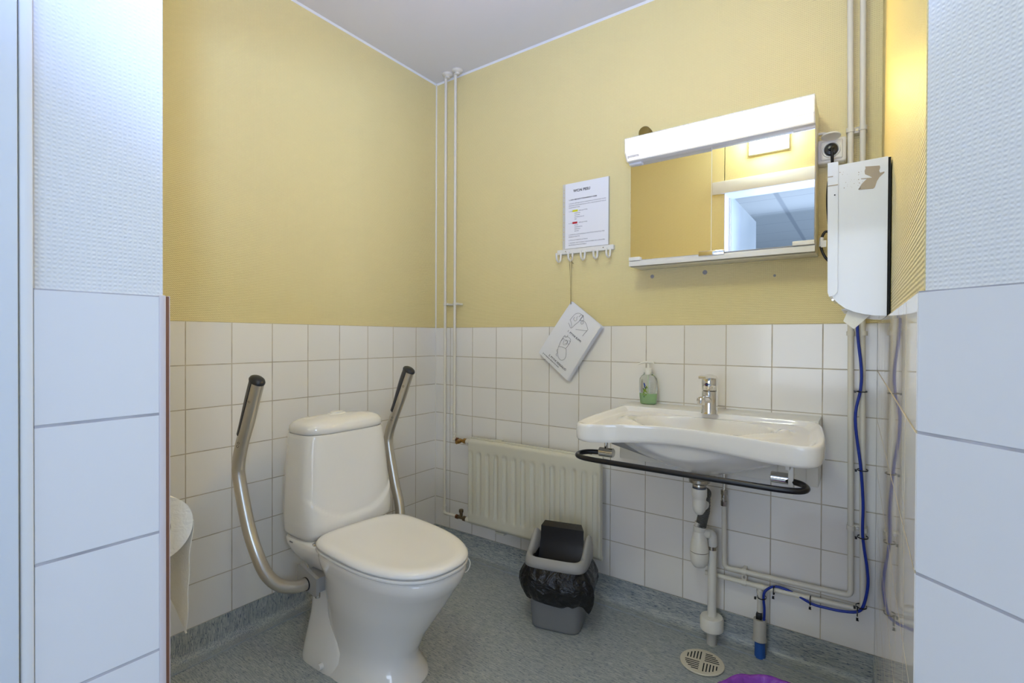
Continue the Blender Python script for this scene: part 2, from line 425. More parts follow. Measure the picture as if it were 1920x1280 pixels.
# pan body: rim down to foot
mb = MB()
mb.rings([lidring(.412, -.03, rr), lidring(.414, -.014, rr), lidring(.410, -.006, rr), lidring(.398, -.004, rr), lidring(.372, -.010, rr, dx=-.002),
          se(.60, YC - .008, .266, .23, .168, 2.3, .335, 72), se(.58, YC - .006, .250, .22, .158, 2.2, .28, 72), se(.56, YC - .004, .228, .21, .142, 2.1, .22, 72),
          se(.54, YC - .004, .204, .20, .124, 2.1, .16, 72), se(.53, YC - .004, .182, .19, .112, 2.1, .10, 72), se(.525, YC - .004, .176, .19, .110, 2.2, .07, 72), se(.525, YC - .004, .186, .19, .118, 2.2, .04, 72),
          se(.52, YC - .004, .208, .20, .132, 2.4, .012, 72), se(.52, YC - .004, .212, .20, .134, 2.4, 0, 72)])
# rear pedestal and shelf that carries the cistern
DY = -.812
mb.rings([se(.31, DY, .16, .115, .168, 4.5, .408, 72), se(.31, DY, .168, .120, .174, 4.5, .402, 72), se(.31, DY, .168, .120, .174, 4.5, .385, 72), se(.32, DY - .004, .155, .105, .160, 4, .352, 72),
          se(.35, DY - .01, .14, .09, .128, 3.6, .315, 72), se(.372, DY - .015, .135, .085, .108, 3.6, .26, 72), se(.375, DY - .015, .14, .092, .118, 3.6, .15, 72),
          se(.378, DY - .018, .155, .105, .138, 3.6, .05, 72), se(.38, DY - .018, .16, .112, .146, 3.6, .015, 72), se(.38, DY - .018, .16, .112, .146, 3.6, 0, 72)])
bo = mb.build('bowl', M_porc, T, 60)
mb = MB(); mb.cyl((.430, -.965, .020), (.430, -.9865, .022), .011, .010, 24); mb.build('bolt_cap', M_porc, T)
# cistern
mb = MB()
TY = -.808
def tank(z, wy, fx, bx=.175, n=3.4): return se((fx + bx) / 2 + .012, TY, (fx - bx) / 2, (fx - bx) / 2, wy, n, z, 72)
key = [(.409, .150, .350, .20), (.411, .172, .373, .18), (.425, .181, .383, .172), (.46, .185, .384, .172), (.52, .185, .381, .175), (.56, .183, .378, .175), (.62, .179, .372, .175), (.70, .173, .364, .175), (.755, .166, .358, .175), (.762, .163, .356, .175)]
tr = [tank(*k, n=4.2) for k in key[:3]]
for z in np.arange(.430, .750, .006):
    kk = [float(np.interp(z, [q[0] for q in key], [q[j] for q in key])) for j in (1, 2, 3)]
    rg = tank(float(z), *kk, n=4.2)
    for v in rg:
        if v.x > .28:
            zl = .468 + .075 * abs((v.y - TY) / .17) ** 2.6; e = max(0, min(1, (zl - z) / .014 + .5)); e = e * e * (3 - 2 * e)
            v.x += .007 * e * min(1, (v.x - .28) / .08)
    tr.append(rg)
tr += [tank(*k, n=4.2) for k in key[-2:]]
mb.rings(tr)
mb.build('cistern', M_porc, T, 60)
mb = MB(); mb.rings([tank(.7625, .158, .350, .182), tank(.763, .164, .358, .175), tank(.770, .168, .363, .172), tank(.788, .166, .360, .175), tank(.800, .156, .350, .185), tank(.809, .135, .330, .205), tank(.814, .095, .305, .235), tank(.816, .03, .28, .255)])
mb.build('cistern_lid', M_porc, T, 60)
mb = MB(); mb.lathe([(.036, .812), (.036, .8165), (.032, .8185), (.026, .8185), (.026, .8215), (.0235, .823), (0.001, .823)], (.275, TY, 0), (0, 0, 1), 40, sx=.62, sy=1.0); mb.build('flush_button', M_plast, T)
# seat and lid
mb = MB(); mb.rings([lidring(.4155, -.02), lidring(.4155, .0), lidring(.419, .003), lidring(.425, .002), lidring(.4265, -.004), lidring(.4265, -.03)]); mb.build('seat', M_seat, T, 60)
mb = MB(); mb.rings([lidring(.4285, -.02), lidring(.4285, -.002), lidring(.432, .0025), lidring(.438, .002), lidring(.4455, -.005), lidring(.4485, -.014), lidring(.4490, -.03), lidring(.4475, -.045), lidring(.4470, -.08), lidring(.4465, -.14)])
mb.build('lid', M_seat, T, 70)
mb = MB(); mb.lathe([(.013, .4085), (.013, .411), (.0105, .413), (.0005, .413)], (.392, -.968, 0), (0, 0, 1), 24)
mb.build('fixing_bolt', M_chrome, T, label='round chrome seat fixing bolt')
mb = MB(); mb.box(.262, -.9868, .392, .267, -.982, .397, .0006); mb.box(.269, -.9868, .392, .274, -.982, .397, .0006); mb.box(.276, -.9868, .392, .281, -.982, .397, .0006); mb.build('maker_mark', M_inks, T)
# wire of a freshener hooked on the rim
mb = MB(); R_ = [(.866, -.775, .420), (.876, -.772, .424), (.884, -.770, .418), (.889, -.768, .404), (.882, -.770, .382), (.872, -.776, .374)]
mb.tube(R_, .0014, 8, smooth=4); o = mb.build('rim_hook', M_plast); tag(o, 'thin white plastic hanger hooked over the far rim of the toilet bowl', 'hanger')

# support arms
def arm(sgn, label):
    yb = YC + sgn * .165; yo = YC + sgn * .312
    R = thing('toilet_support_arm', label, 'support arm', (.40, yb, .31), 'raised support arms beside the toilet')
    Q = [(.383, .165, .288), (.378, .205, .292), (.362, .248, .312), (.343, .278, .354), (.318, .294, .416), (.281, .302, .498), (.238, .308, .637), (.2365, .310, .690), (.262, .312, .757), (.300, .312, .832), (.358, .312, .958)]
    P = catmull([Vector((a_, YC + sgn * b_, c_)) for a_, b_, c_ in Q], 5)
    mb = MB(); mb.tube(P, .0195, 20); tube_ = mb.build('tube', M_alu, R)
    a = Vector((.225, yo, .684)); b = Vector((.358, yo, .958)); t_ = (b - a).normalized()
    n_ = Vector((-t_.z, 0, t_.x))   # rear / upper side of the tube
    mb = MB(); rs = []
    L = (b - a).length
    for s_ in np.linspace(.38, 1.0, 16):
        p = a + t_ * (L * s_); bulge = .004 + .010 * math.sin(min(1, (s_ - .38) / .5) * PI * .5) ** 2
        r = []
        for k in range(13):
            an = -PI * .5 + PI * k / 12; r.append(p + n_ * (math.cos(an) * (.0205 + bulge)) + Vector((0, 1, 0)) * (math.sin(an) * .0212))
        r += [p + n_ * -.001 + Vector((0, 1, 0)) * .019, p + n_ * -.001 - Vector((0, 1, 0)) * .019]
        rs.append(r)
    mb.rings(rs)
    capr = []
    for h, s2 in ((-.001, 1.0), (.004, 1.04), (.010, .92), (.014, .66), (.016, .2)):
        capr.append([b + t_ * h + n_ * .006 + (n_ * math.cos(2 * PI * k / 24) * .028 + Vector((0, 1, 0)) * math.sin(2 * PI * k / 24) * .0215) * s2 for k in range(24)])
    mb.rings(capr); mb.build('grip', M_grip, R, 50)
    for s_ in (.80, .27, .31):
        p = a + t_ * (L * s_); v = Vector((.5, -.85, 0)).normalized() if sgn < 0 else Vector((.5, -.85, 0)).normalized()
        v = (v - t_ * v.dot(t_)).normalized()
        mb = MB(); mb.lathe([(.0045, .0185), (.0045, .0205), (.003, .0208), (.0025, .0195), (.0003, .0195)], p, v, 16); mb.build('screw', M_steel, tube_)
    mb = MB()
    yi = YC + sgn * .085
    pl = [(.330, .338), (.345, .343), (.440, .318), (.437, .262), (.428, .258), (.345, .272), (.332, .286)]
    mb.rings([[Vector((a_, y_, c_)) for a_, c_ in pl] for y_ in (yb, yb - sgn * .012)])
    mb.box(.345, min(yb - sgn * .006, yi), .268, .436, max(yb - sgn * .006, yi), .316, .002)
    br_ = mb.build('bracket', M_grey, R)
    mb = MB(); mb.cyl((.383, yb, .288), (.383, yb + sgn * .003, .288), .0215, seg=28); mb.build('tube_collar', M_black, br_)
    mb = MB(); mb.cyl((.420, yb - sgn * .018, .246), (.420, yb - sgn * .018, .270), .008, seg=6); mb.build('bolt', M_steel, br_)
arm(-1, 'brushed metal toilet support arm nearest the doorway, its black grip raised')
arm(1, 'brushed metal toilet support arm behind the cistern on the radiator side')

# ------------------------------------------------------------------ radiator
R = thing('radiator', 'cream ribbed panel radiator low on the tiled back wall', 'radiator', (.655, 0, .2))
x0, x1, z0, z1, yf = .305, 1.005, .197, .607, -.095
nx, nz = 280, 60; vs = []; fs = []
for j in range(nz + 1):
    z = z0 + (z1 - z0) * j / nz
    for i in range(nx + 1):
        x = x0 + (x1 - x0) * i / nx; u = ((x - x0 - .006) / .0508) % 1.0
        ph = abs(u - .5) * 2
        ridge = .5 + .5 * math.cos(2 * PI * min(1, u / .62)) if u < .62 else 1.0
        if u < .06: ridge = min(ridge, 1 - .75 * math.sin(PI * u / .06))
        mz = 1 / (1 + math.exp(-(z - (z0 + .055)) * 320)) * 1 / (1 + math.exp(-((z1 - .062) - z) * 320))
        edge = min(1, min(x - x0, x1 - x) / .006) ** .5; ez = min(1, min(z - z0, z1 - z) / .010) ** .5
        y = yf + .0065 * (1 - ridge) * mz + .006 * (1 - edge) + .010 * (1 - ez)
        vs.append((x, y, z))
for j in range(nz):
    for i in range(nx): a = j * (nx + 1) + i; fs.append((a, a + 1, a + nx + 2, a + nx + 1))
mb = MB(); mb.add(vs, fs); mb.box(x0 + .001, yf + .010, z0 + .002, x1 - .001, yf + .028, z1 - .002)
mb.build('panel', M_rad, R, 50)
mb = MB(); mb.box(x0, yf + .024, z1 - .020, x1, yf + .034, z1 + .006, .002); mb.build('rear_rail', M_rad, R)
mb = MB(); mb.box(x0, yf + .024, z0 - .010, x1, yf + .034, z0 + .01, .002); mb.build('rear_rail', M_rad, R)
for bx in (.43, .90):
    mb = MB(); mb.box(bx - .022, yf + .03, .597, bx + .022, 0, .604, .001); mb.box(bx - .012, yf + .018, .600, bx + .012, yf + .045, .612, .002); mb.build('bracket', M_rad, R)
mb = MB(); mb.box(.46, yf + .02, .176, .51, -.0, .186, .001); mb.build('lower_bracket', M_rad, R)
for z, nm in ((.585, 'upper'), (.2, 'lower')):
    yy = -.062
    mb = MB(); mb.cyl((.272, yy, z), (.31, yy, z), .0125, .015, 20); mb.build('connector', M_pipe, R)
    V = MB(); V.cyl((.205, yy, z), (.272, yy, z), .0075, seg=16)
    V.cyl((.253, yy, z), (.270, yy, z), .0135, seg=6)
    if nm == 'lower': V.cyl((.237, yy, z), (.237, yy, z + .028), .008, seg=16); V.cyl((.237, yy, z + .026), (.237, yy, z + .042), .0115, seg=12, bev=.002)
    else: V.cyl((.232, yy, z), (.232, yy - .024, z - .004), .0115, .010, seg=16); V.cyl((.232, yy - .022, z - .004), (.232, yy - .032, z - .005), .009, seg=6)
    va = V.build('valve', M_dbrass if nm == 'lower' else M_brass, R)
    mb = MB(); mb.cyl((.204, yy, z), (.216, yy, z), .0115, seg=6); mb.build('nut', M_rust, va)
# heating risers
for nm, px, zb, lab in (('a', .104, .2, 'thin white heating pipe nearest the room corner, running down to the lower radiator valve'),
                        ('b', .170, .585, 'thin white heating pipe second from the room corner, ending at the upper radiator valve')):
    R = thing('heating_pipe', lab, 'pipe', (px, -.04, zb), 'heating pipes in the room corner')
    mb = MB(); mb.tube(bend([(px, -.04, ZC), (px, -.04, zb), (px + .02, -.062, zb), (.206, -.062, zb)] if px < .15 else [(px, -.04, ZC), (px, -.04, zb), (px + .012, -.062, zb), (.206, -.062, zb)], .02 if px < .15 else .012), .0072, 14); mb.build('pipe', M_pipe, R)
    mb = MB(); mb.cyl((px, -.04, zb + .022), (px, -.04, zb + .032), .0095, seg=20, bev=.002); mb.build('joint_ring', M_pipe, R)
    mb = MB(); mb.lathe([(.010, ZC - .022), (.0125, ZC - .021), (.013, ZC - .014), (.024, ZC - .009), (.0275, ZC - .004), (.0275, ZC)], (px + .012, -.04, 0), (0, 0, 1), 32); mb.build('ceiling_collar', M_pipe, R)
    mb = MB(); mb.cyl((px, -.04, 1.262), (px, -.04, 1.276), .0098, seg=20, bev=.001); mb.box(px - .016, -.03, 1.264, px + .016, .006, 1.274, .001); mb.box(px + .010, -.046, 1.264, px + .022, -.036, 1.275, .001); mb.build('clamp', M_pipe, R)

# ------------------------------------------------------------------ washbasin and what hangs round it
B = tag(MB().box(1.103, -.13, .636, 1.760, 0, .842, .003).build('mounting_box', M_cab), 'shallow white box on the tiled wall behind the washbasin', 'wall box')
S = thing('washbasin', 'wide white ceramic washbasin with shallow side shelves on a white wall box', 'washbasin', (1.43, -.13, .8))
ctrl = [(1.130, -.131), (1.25, -.131), (1.43, -.131), (1.62, -.131), (1.735, -.133), (1.768, -.165), (1.780, -.24), (1.789, -.34), (1.790, -.405), (1.778, -.446), (1.745, -.462),
        (1.68, -.450), (1.58, -.420), (1.45, -.394), (1.34, -.392), (1.24, -.412), (1.17, -.444), (1.115, -.462), (1.083, -.446), (1.072, -.405), (1.073, -.355), (1.083, -.28), (1.100, -.20), (1.110, -.15)]
OUT = catmull([Vector((a, b, 0)) for a, b in ctrl], 8, True); NO = len(OUT)
cc = Vector((1.43, -.255, 0))
def ring2(k, zf, inset=0):
    r = []
    for p in OUT:
        dv = (p - cc); Ld = dv.length; q = cc + dv * k - (dv / Ld) * inset
        r.append(Vector((q.x, q.y, zf(q.x, q.y, k) if callable(zf) else zf)))
    return r
def sm(a, b, x):
    t_ = max(0, min(1, (x - a) / (b - a))); return t_ * t_ * (3 - 2 * t_)
def zrim(x, y):
    t_ = max(0, min(1, (y + .13) / -.31)); return .842 - .024 * t_ ** .9 + .004 * (x - 1.43) / .36 * t_
def ztop(x, y, k):
    bx = (x - 1.432) / .215; by = (y + .250) / (.092 if y > -.25 else .098); r = (abs(bx) ** 2.5 + abs(by) ** 2.3) ** (1 / 2.4)
    bowl = .112 * (1 - min(1, r) ** 2.0) ** .8 if r < 1 else 0
    rimw = sm(.965, .90, k) * sm(.30, .27, abs(x - 1.43) - .0) if False else sm(.965, .89, k)
    shelf = .016 * rimw
    lip = .011 * math.exp(-((r - 1.16) / .09) ** 2) * sm(.0, .08, abs(x - 1.43) - .12) * sm(-.20, -.26, y) * rimw
    return zrim(x, y) - shelf + lip - bowl
mb = MB(); Rg = []
for k in np.concatenate([np.linspace(.02, .86, 44), np.linspace(.875, .98, 10)]): Rg.append(ring2(float(k), ztop))
edge = [(.988, .0, -.0008), (.996, 0, -.004), (1.0, 0, -.010), (1.0, 0, -.034), (1.0, .001, -.049), (.996, .004, -.056), (.985, .009, -.0595)]
for k, ins, dz in edge: Rg.append(ring2(k, lambda x, y, k_, dz=dz: zrim(x, y) + dz, ins))
def zbot(x, y, k):
    bx = (x - 1.43) / .31; by = (y + .235) / .165; r = math.hypot(bx, by)
    return zrim(x, y) - .056 - (.135 * max(0, 1 - r) ** .62) * sm(.97, .80, k)
for k in np.linspace(.965, .02, 30): Rg.append(ring2(float(k), zbot))
mb.rings(Rg); mb.build('basin', M_sink, S, 60)
mb = MB(); mb.lathe([(.026, 0), (.028, .002), (.018, .003), (.001, .001)], (1.43, -.262, .7265), (0, 0, 1), 32); mb.build('waste_ring', M_chrome, S)
mb = MB(); mb.lathe([(.020, .615), (.022, .608), (.022, .600), (.016, .596)], (1.425, -.215, 0), (0, 0, 1), 24); mb.lathe([(.034, .628), (.034, .618), (.026, .612)], (1.425, -.215, 0), (0, 0, 1), 24); mb.build('waste_outlet', M_steel, S)
for px in (1.165, 1.705):
    mb = MB(); mb.box(px - .005, -.40, .74 if px > 1.5 else .752, px + .005, -.132, .772, .001)
    if px > 1.5: mb.box(px - .001, -.375, .665, px + .012, -.345, .765, .001)
    mb.build('support_arm', M_cab, S)
mb = MB(); mb.box(1.648, -.137, .648, 1.728, -.131, .700, .004); mb.cyl((1.69, -.137, .668), (1.69, -.142, .668), .007, seg=16); wpl = mb.build('wall_plate', M_cab, S)
mb = MB(); mb.cyl((1.665, -.137, .664), (1.665, -.141, .664), .006, seg=16); mb.build('plate_screw', M_brass, wpl)
mb = MB(); mb.cyl((1.165, -.335, .748), (1.285, -.235, .690), .015, seg=20, bev=.002); mb.build('tilt_damper', M_grey, S, label='light grey damper cylinder')
mb = MB(); mb.cyl((1.285, -.235, .690), (1.300, -.222, .683), .010, seg=12, bev=.003); mb.build('damper_joint', M_black, S)
mb = MB(); mb.cyl((1.135, -.347, .753), (1.170, -.333, .748), .013, seg=12); mb.build('damper_joint', M_black, S)
# towel rail
G = thing('towel_rail', 'black bent rail with chrome holders beneath the front of the washbasin', 'rail', (1.41, -.45, .70))
pp = [(1.168, -.352, .703), (1.12, -.357, .703), (1.085, -.372, .702), (1.070, -.40, .700), (1.083, -.432, .699), (1.13, -.448, .698), (1.25, -.452, .698), (1.41, -.452, .698), (1.58, -.452, .698), (1.69, -.450, .698), (1.738, -.440, .699), (1.752, -.412, .700), (1.740, -.382, .702), (1.715, -.366, .703), (1.688, -.356, .703)]
mb = MB(); mb.tube(pp, .0085, 16, smooth=6); mb.build('rail', M_black, G)
for px in (1.150, 1.684):
    mb = MB(); mb.cyl((px - .026, -.352, .705), (px + .026, -.352, .705), .016, seg=28, bev=.002); mb.build('holder', M_chrome, G)
    if px < 1.5: mb = MB(); mb.cyl((px - .002, -.352, .72), (px - .002, -.352, .775), .0065, seg=16); mb.build('holder_post', M_chrome, G)
# tap
F = thing('basin_tap', 'chrome single-lever mixer tap at the rear centre of the washbasin', 'tap', (1.437, -.150, .842))
fx, fy = 1.440, -.150
mb = MB(); mb.lathe([(.028, .842), (.027, .846), (.0255, .860), (.0255, .905), (.0255, .918), (.021, .921)], (fx, fy, 0), (0, 0, 1), 40)
sp = [Vector((fx, fy, .880)), Vector((fx - .002, fy - .03, .892)), Vector((fx - .003, fy - .065, .897)), Vector((fx - .004, fy - .095, .895))]
mb.tube(catmull(sp, 5), .0145, 20, squash=.8); mb.cyl((fx - .004, fy - .092, .903), (fx - .004, fy - .097, .880), .0135, .012, 24, bev=.002)
mb.build('tap_body', M_chrome, F, 45)
mb = MB(); mb.lathe([(.0235, .921), (.0255, .923), (.0265, .945), (.0265, .962), (.022, .971), (.010, .975), (.001, .976)], (fx, fy, 0), (0, 0, 1), 40)
mb.rings([[Vector((fx + sx * .5 * wd, fy - dd, zz + sz * .5 * th)) for sx, sz in ((-1, -1), (1, -1), (1, 1), (-1, 1))] for dd, zz, wd, th in ((0, .966, .046, .012), (.03, .970, .040, .010), (.07, .972, .030, .008), (.095, .970, .026, .008), (.100, .969, .022, .005))])
lev = mb.build('lever', M_chrome, F, 45)
mb = MB(); mb.cyl((fx - .004, fy - .0262, .942), (fx - .004, fy - .0278, .942), .0055, seg=20); dot = mb.build('temperature_dot', M_black, lev)
mb = MB(); mb.cyl((fx - .0062, fy - .0277, .942), (fx - .0062, fy - .0284, .942), .0014, seg=10); mb.build('hot_mark', mat('red_dot', (.6, .02, .01), .4), lev)
mb = MB(); mb.cyl((fx - .0018, fy - .0277, .942), (fx - .0018, fy - .0284, .942), .0014, seg=10); mb.build('cold_mark', mat('blue_dot', (.01, .08, .6), .4), lev)
# soap
K = thing('soap_bottle', 'clear pump bottle a third full of green soap, left of the tap', 'soap bottle', (1.186, -.045, .842))
bxp = (1.186, -.048, 0)
prof = [(.024, .8425), (.0275, .845), (.0285, .852), (.0305, .87), (.0315, .90), (.0315, .930), (.0300, .942), (.024, .952), (.0165, .958), (.0150, .966)]
mb = MB(); mb.lathe(prof, bxp, (0, 0, 1), 40, sx=1.13, sy=.70); bot = mb.build('bottle', M_glass, K, 60)
mb = MB(); mb.lathe([(.0235, .8445), (.0270, .8475), (.0282, .856), (.0298, .874), (.0302, .884), (.001, .884)], bxp, (0, 0, 1), 40, sx=1.13, sy=.70); mb.build('soap', M_soap, K, 60)
mb = MB(); mb.cyl((1.186, -.048, .850), (1.186, -.048, .97), .0032, seg=10); mb.build('dip_tube', mat('pale_tube', (.75, .85, .65), .4), K)
mb = MB(); mb.lathe([(.0125, .957), (.0135, .958), (.0135, .980), (.011, .983), (.0065, .984), (.0065, 1.0)], bxp, (0, 0, 1), 28); mb.build('collar', M_plast, K)
mb = MB(); mb.tube([(1.208, -.048, 1.004), (1.186, -.050, 1.006), (1.165, -.054, 1.003), (1.147, -.058, .996)], [.0070, .009, .0075, .0055, .004], 14, smooth=4, squash=.55); mb.build('pump_head', M_plast, K)
def soapdot(mb, dx, z, rx, rz, rot=0):
    y = -.048 - .0222 * math.sqrt(max(.05, 1 - (dx / .0318) ** 2)) - .0006
    vs_ = []
    for k in range(14):
        a = 2 * PI * k / 14; u, v = rx * math.cos(a), rz * math.sin(a); uu = u * math.cos(rot) - v * math.sin(rot); vv = u * math.sin(rot) + v * math.cos(rot)
        X_ = dx + uu; vs_.append(Vector((1.186 + X_, -.048 - .0222 * math.sqrt(max(.02, 1 - (X_ / .0366) ** 2)) - .0008, z + vv)))
    mb.rings([vs_, [q - Vector((0, .0003, 0)) for q in vs_]])
mb = MB()
for dx, z, a, b, r in ((-.008, .897, .004, .006, .3), (-.003, .902, .003, .007, -.5), (-.010, .888, .003, .004, 0), (-.001, .893, .0028, .006, .6), (.002, .910, .002, .006, .5), (-.012, .880, .0022, .003, 0), (-.005, .878, .0022, .004, 0), (.000, .881, .0022, .003, 0)): mb = MB(); soapdot(mb, dx, z, a, b, r); mb.build('olive_print', M_leaf, bot)
mb = MB()
for dx, z, a, b, r in ((-.012, .903, .002, .003, 0), (-.006, .910, .002, .005, .4), (-.002, .907, .0018, .004, -.4), (-.009, .873, .0016, .004, .4)): mb = MB(); soapdot(mb, dx, z, a, b, r); mb.build('leaf_print', M_dleaf, bot)
mb = MB(); soapdot(mb, -.007, .919, .0028, .0085, .35); mb.build('brand_oval', M_lblue, bot)
mb = MB()
for k in range(11): soapdot(mb, .0195, .886 + k * .0042, .0065, .0006, .05)
mb.build('fine_print', mat('print_grey', (.35, .36, .28), .5), bot)

# ------------------------------------------------------------------ waste trap
R = thing('waste_trap', 'white plastic bottle trap and drain pipe hanging under the washbasin', 'drain trap', (1.42, -.12, .1))
tx, ty = 1.425, -.215
mb = MB(); mb.lathe([(.0235, .597), (.0245, .595), (.0245, .570), (.0225, .567), (.0215, .56), (.0215, .540), (.019, .522), (.011, .510), (.001, .506)], (tx, ty, 0), (0, 0, 1), 32)
mb.cyl((tx, ty + .004, .534), (tx + .002, ty + .040, .534), .0205, .0205, 24); mb.build('elbow', M_plastc, R)
mb = MB(); mb.lathe([(.022, .604), (.022, .597)], (tx, ty, 0), (0, 0, 1), 24); mb.build('seal_ring', mat('dark_seal', (.06, .08, .12), .4), R)
ux, uy = 1.3935, -.088
hp = [Vector(p) for p in ((tx + .002, ty + .036, .538), (tx + .004, ty + .064, .562), (1.418, ty + .100, .548), (1.412, uy - .006, .49), (1.403, uy, .450), (1.398, uy, .424))]
hp = catmull(hp, 16); rad = [.0165 + (.0022 if i % 3 else -.0008) for i in range(len(hp))]
mb = MB(); mb.tube(hp, rad, 20); mb.build('corrugated_hose', M_rubberg, R, 60)
mb = MB(); mb.lathe([(.0165, .450), (.0165, .436), (.0205, .435), (.0220, .418), (.0205, .416), (.0225, .408), (.0300, .370), (.0325, .352), (.0328, .346)], (ux, uy, -.011), (0, 0, 1), 36)
mb.build('trap_top', M_plastc, R, 50)
mb = MB(); mb.lathe([(.0315, .346), (.0315, .3435)], (ux, uy, -.011), (0, 0, 1), 36); mb.build('trap_seam', mat('seam_brown', (.10, .06, .03), .5), R)
mb = MB(); mb.lathe([(.0322, .3435), (.0325, .338), (.0310, .316), (.028, .300), (.020, .290), (.008, .286), (.001, .285)], (ux, uy, -.011), (0, 0, 1), 36); mb.build('trap_cup', M_plastc, R, 50)
dx_, dy_ = 1.432, -.064
mb = MB(); mb.cyl((ux + .012, uy + .004, .399), (ux + .030, uy + .012, .399), .0165, .0165, 24)
mb.tube(bend([(ux + .010, uy + .005, .399), (dx_, dy_, .399), (dx_, dy_, .36)], .026, 8), .0155, 22)
mb.tube([(dx_, dy_, .365), (dx_, dy_, .09)], .0150, 22); mb.build('drain_pipe', M_plastc, R, 50)
mb = MB(); mb.cyl((dx_, dy_, .341), (dx_, dy_, .353), .0168, seg=28); mb.build('hose_clip', M_steel, R)
mb = MB(); mb.lathe([(.016, .112), (.0365, .109), (.0400, .102), (.0400, .066), (.037, .062), (.016, .060)], (dx_, dy_, -.010), (0, 0, 1), 40); mb.build('floor_collar', M_plastc, R)
mb = MB(); mb.cyl((dx_, dy_, 0), (dx_, dy_, .064), .017, seg=20); mb.build('floor_stub', M_sleeve, R)
# floor drain
D = thing('floor_drain', 'round cream slotted drain cover set in the grey floor', 'floor drain', (1.433, -.197, 0))
mb = MB(); mb.lathe([(.070, .0015), (.071, .004), (.069, .006), (.001, .0065)], (1.433, -.197, 0), (0, 0, 1), 56); cover = mb.build('cover', M_cream, D)
mb = MB(); th0 = math.radians(8); e1 = Vector((math.cos(th0), math.sin(th0), 0)); e2 = Vector((-e1.y, e1.x, 0)); cen = Vector((1.433, -.197, .0058))
for i in (-1, 1):
    for j in (-1, 1):
        for k in range(5):
            off = .0075 + k * .0100; hi = math.sqrt(.058 ** 2 - off ** 2) - .004; lo = .007
            if hi - lo < .006: continue
            A1, A2, sg1, sg2 = (e1, e2, i, j) if i * j > 0 else (e2, e1, j, i)
            mb.rings([[cen + A1 * (sg1 * u) + A2 * (sg2 * (off + v)) + Vector((0, 0, h)) for u, v in ((lo, -.0019), (hi, -.0019), (hi, .0019), (lo, .0019))] for h in (-.001, .0010)])
mb.build('slots', M_dark, cover)

# ------------------------------------------------------------------ supply pipes on the right
yp = -.030
R = thing('water_pipe', 'cream water pipe turning up to the washbasin valve, left one of the corner pair', 'pipe', (1.842, yp, .28), 'cream water pipes right of the washbasin')
mb = MB(); mb.tube(bend([(1.826, yp, ZC), (1.838, yp, 1.1), (1.844, yp, .283), (1.466, yp, .272), (1.463, yp, .50)], .018, 8), .0085, 16); mb.build('pipe', M_pipe, R)
mb = MB(); mb.cyl((1.463, yp, .495), (1.463, yp, .512), .0115, seg=8); mb.cyl((1.463, yp, .512), (1.463, yp, .535), .0095, seg=16); mb.cyl((1.463, yp, .535), (1.463, yp, .552), .0115, seg=8); mb.cyl((1.463, yp, .523), (1.463, yp - .012, .523), .004, seg=12); mb.build('shutoff_valve', M_steel, R)
mb = MB(); mb.tube([(1.463, yp, .55), (1.463, yp, .634)], .005, 12); mb.build('chrome_tail', M_chrome, R)
R2 = thing('water_pipe', 'cream water pipe closest to the right wall, its tee dropping into a floor sleeve', 'pipe', (1.873, yp, .24), 'cream water pipes right of the washbasin')
mb = MB(); mb.tube(bend([(1.860, yp, ZC), (1.868, yp, 1.1), (1.876, yp, .247), (1.583, yp, .236), (1.40, yp, .236)], .018, 8), .0085, 16)
mb.cyl((1.583, yp, .238), (1.583, yp, .13), .0085, seg=16); mb.cyl((1.583, yp, .222), (1.583, yp, .215), .0108, seg=16); mb.cyl((1.572, yp, .236), (1.596, yp, .236), .0105, seg=16); mb.build('pipe', M_pipe, R2)
mb = MB(); mb.lathe([(.016, .128), (.019, .129), (.0205, .125), (.0205, .068), (.0235, .060), (.0235, .056), (.016, .055)], (1.585, -.040, 0), (0, 0, 1), 32); mb.build('floor_sleeve', M_sleeve, R2)
mb = MB(); mb.cyl((1.587, -.044, .0), (1.586, -.042, .052), .0175, .0165, seg=24); mb.build('blue_wrap', M_blued, R2)
mb = MB(); mb.box(1.573, -.048, .126, 1.592, -.026, .148, .003); mb.build('black_clip', M_black, R2)
for z_, x_ in ((1.760, 1.832), (1.117, 1.838), (.500, 1.843)):
    K_ = thing('pipe_clamp', {1.760: 'double pipe clamp beside the wall socket', 1.117: 'double pipe clamp just below the towel dispenser', .5: 'double pipe clamp level with the trap, above the floor pipes'}[z_], 'clamp', (x_ + .017, 0, z_), 'double clamps on the water pipes')
    mb = MB(); mb.box(x_ + .007, -.024, z_ - .009, x_ + .027, .006, z_ + .009, .001); mb.build('plate', M_pipe, K_)
    for q in (0, .033):
        mb = MB(); mb.lathe([(.0112, -.007), (.0112, .007)], (x_ + q - .0005, yp, z_), (0, 0, 1), 20); mb.box(x_ + q - .011, yp, z_ - .006, x_ + q + .011, .004, z_ + .006); mb.build('collar', M_pipe, K_)
    mb = MB(); mb.cyl((x_ + .017, -.024, z_), (x_ + .017, -.027, z_), .0045, seg=12); mb.build('screw', M_steel, K_)
K_ = thing('pipe_clamp', 'upright double clamp on the two horizontal pipes beside the drain pipe', 'clamp', (1.532, 0, .254), 'double clamps on the water pipes')
mb = MB(); mb.box(1.524, -.030, .246, 1.540, .0, .264, .001); mb.build('plate', M_pipe, K_)
for z_ in (.274, .236): mb = MB(); mb.lathe([(.0112, -.007), (.0112, .007)], (1.532, yp, z_), (1, 0, 0), 20); mb.box(1.526, yp, z_ - .011, 1.538, 0, z_ + .011); mb.build('collar', M_pipe, K_)
mb = MB(); mb.cyl((1.532, -.030, .255), (1.532, -.033, .255), .0045, seg=12); mb.build('screw', M_steel, K_)
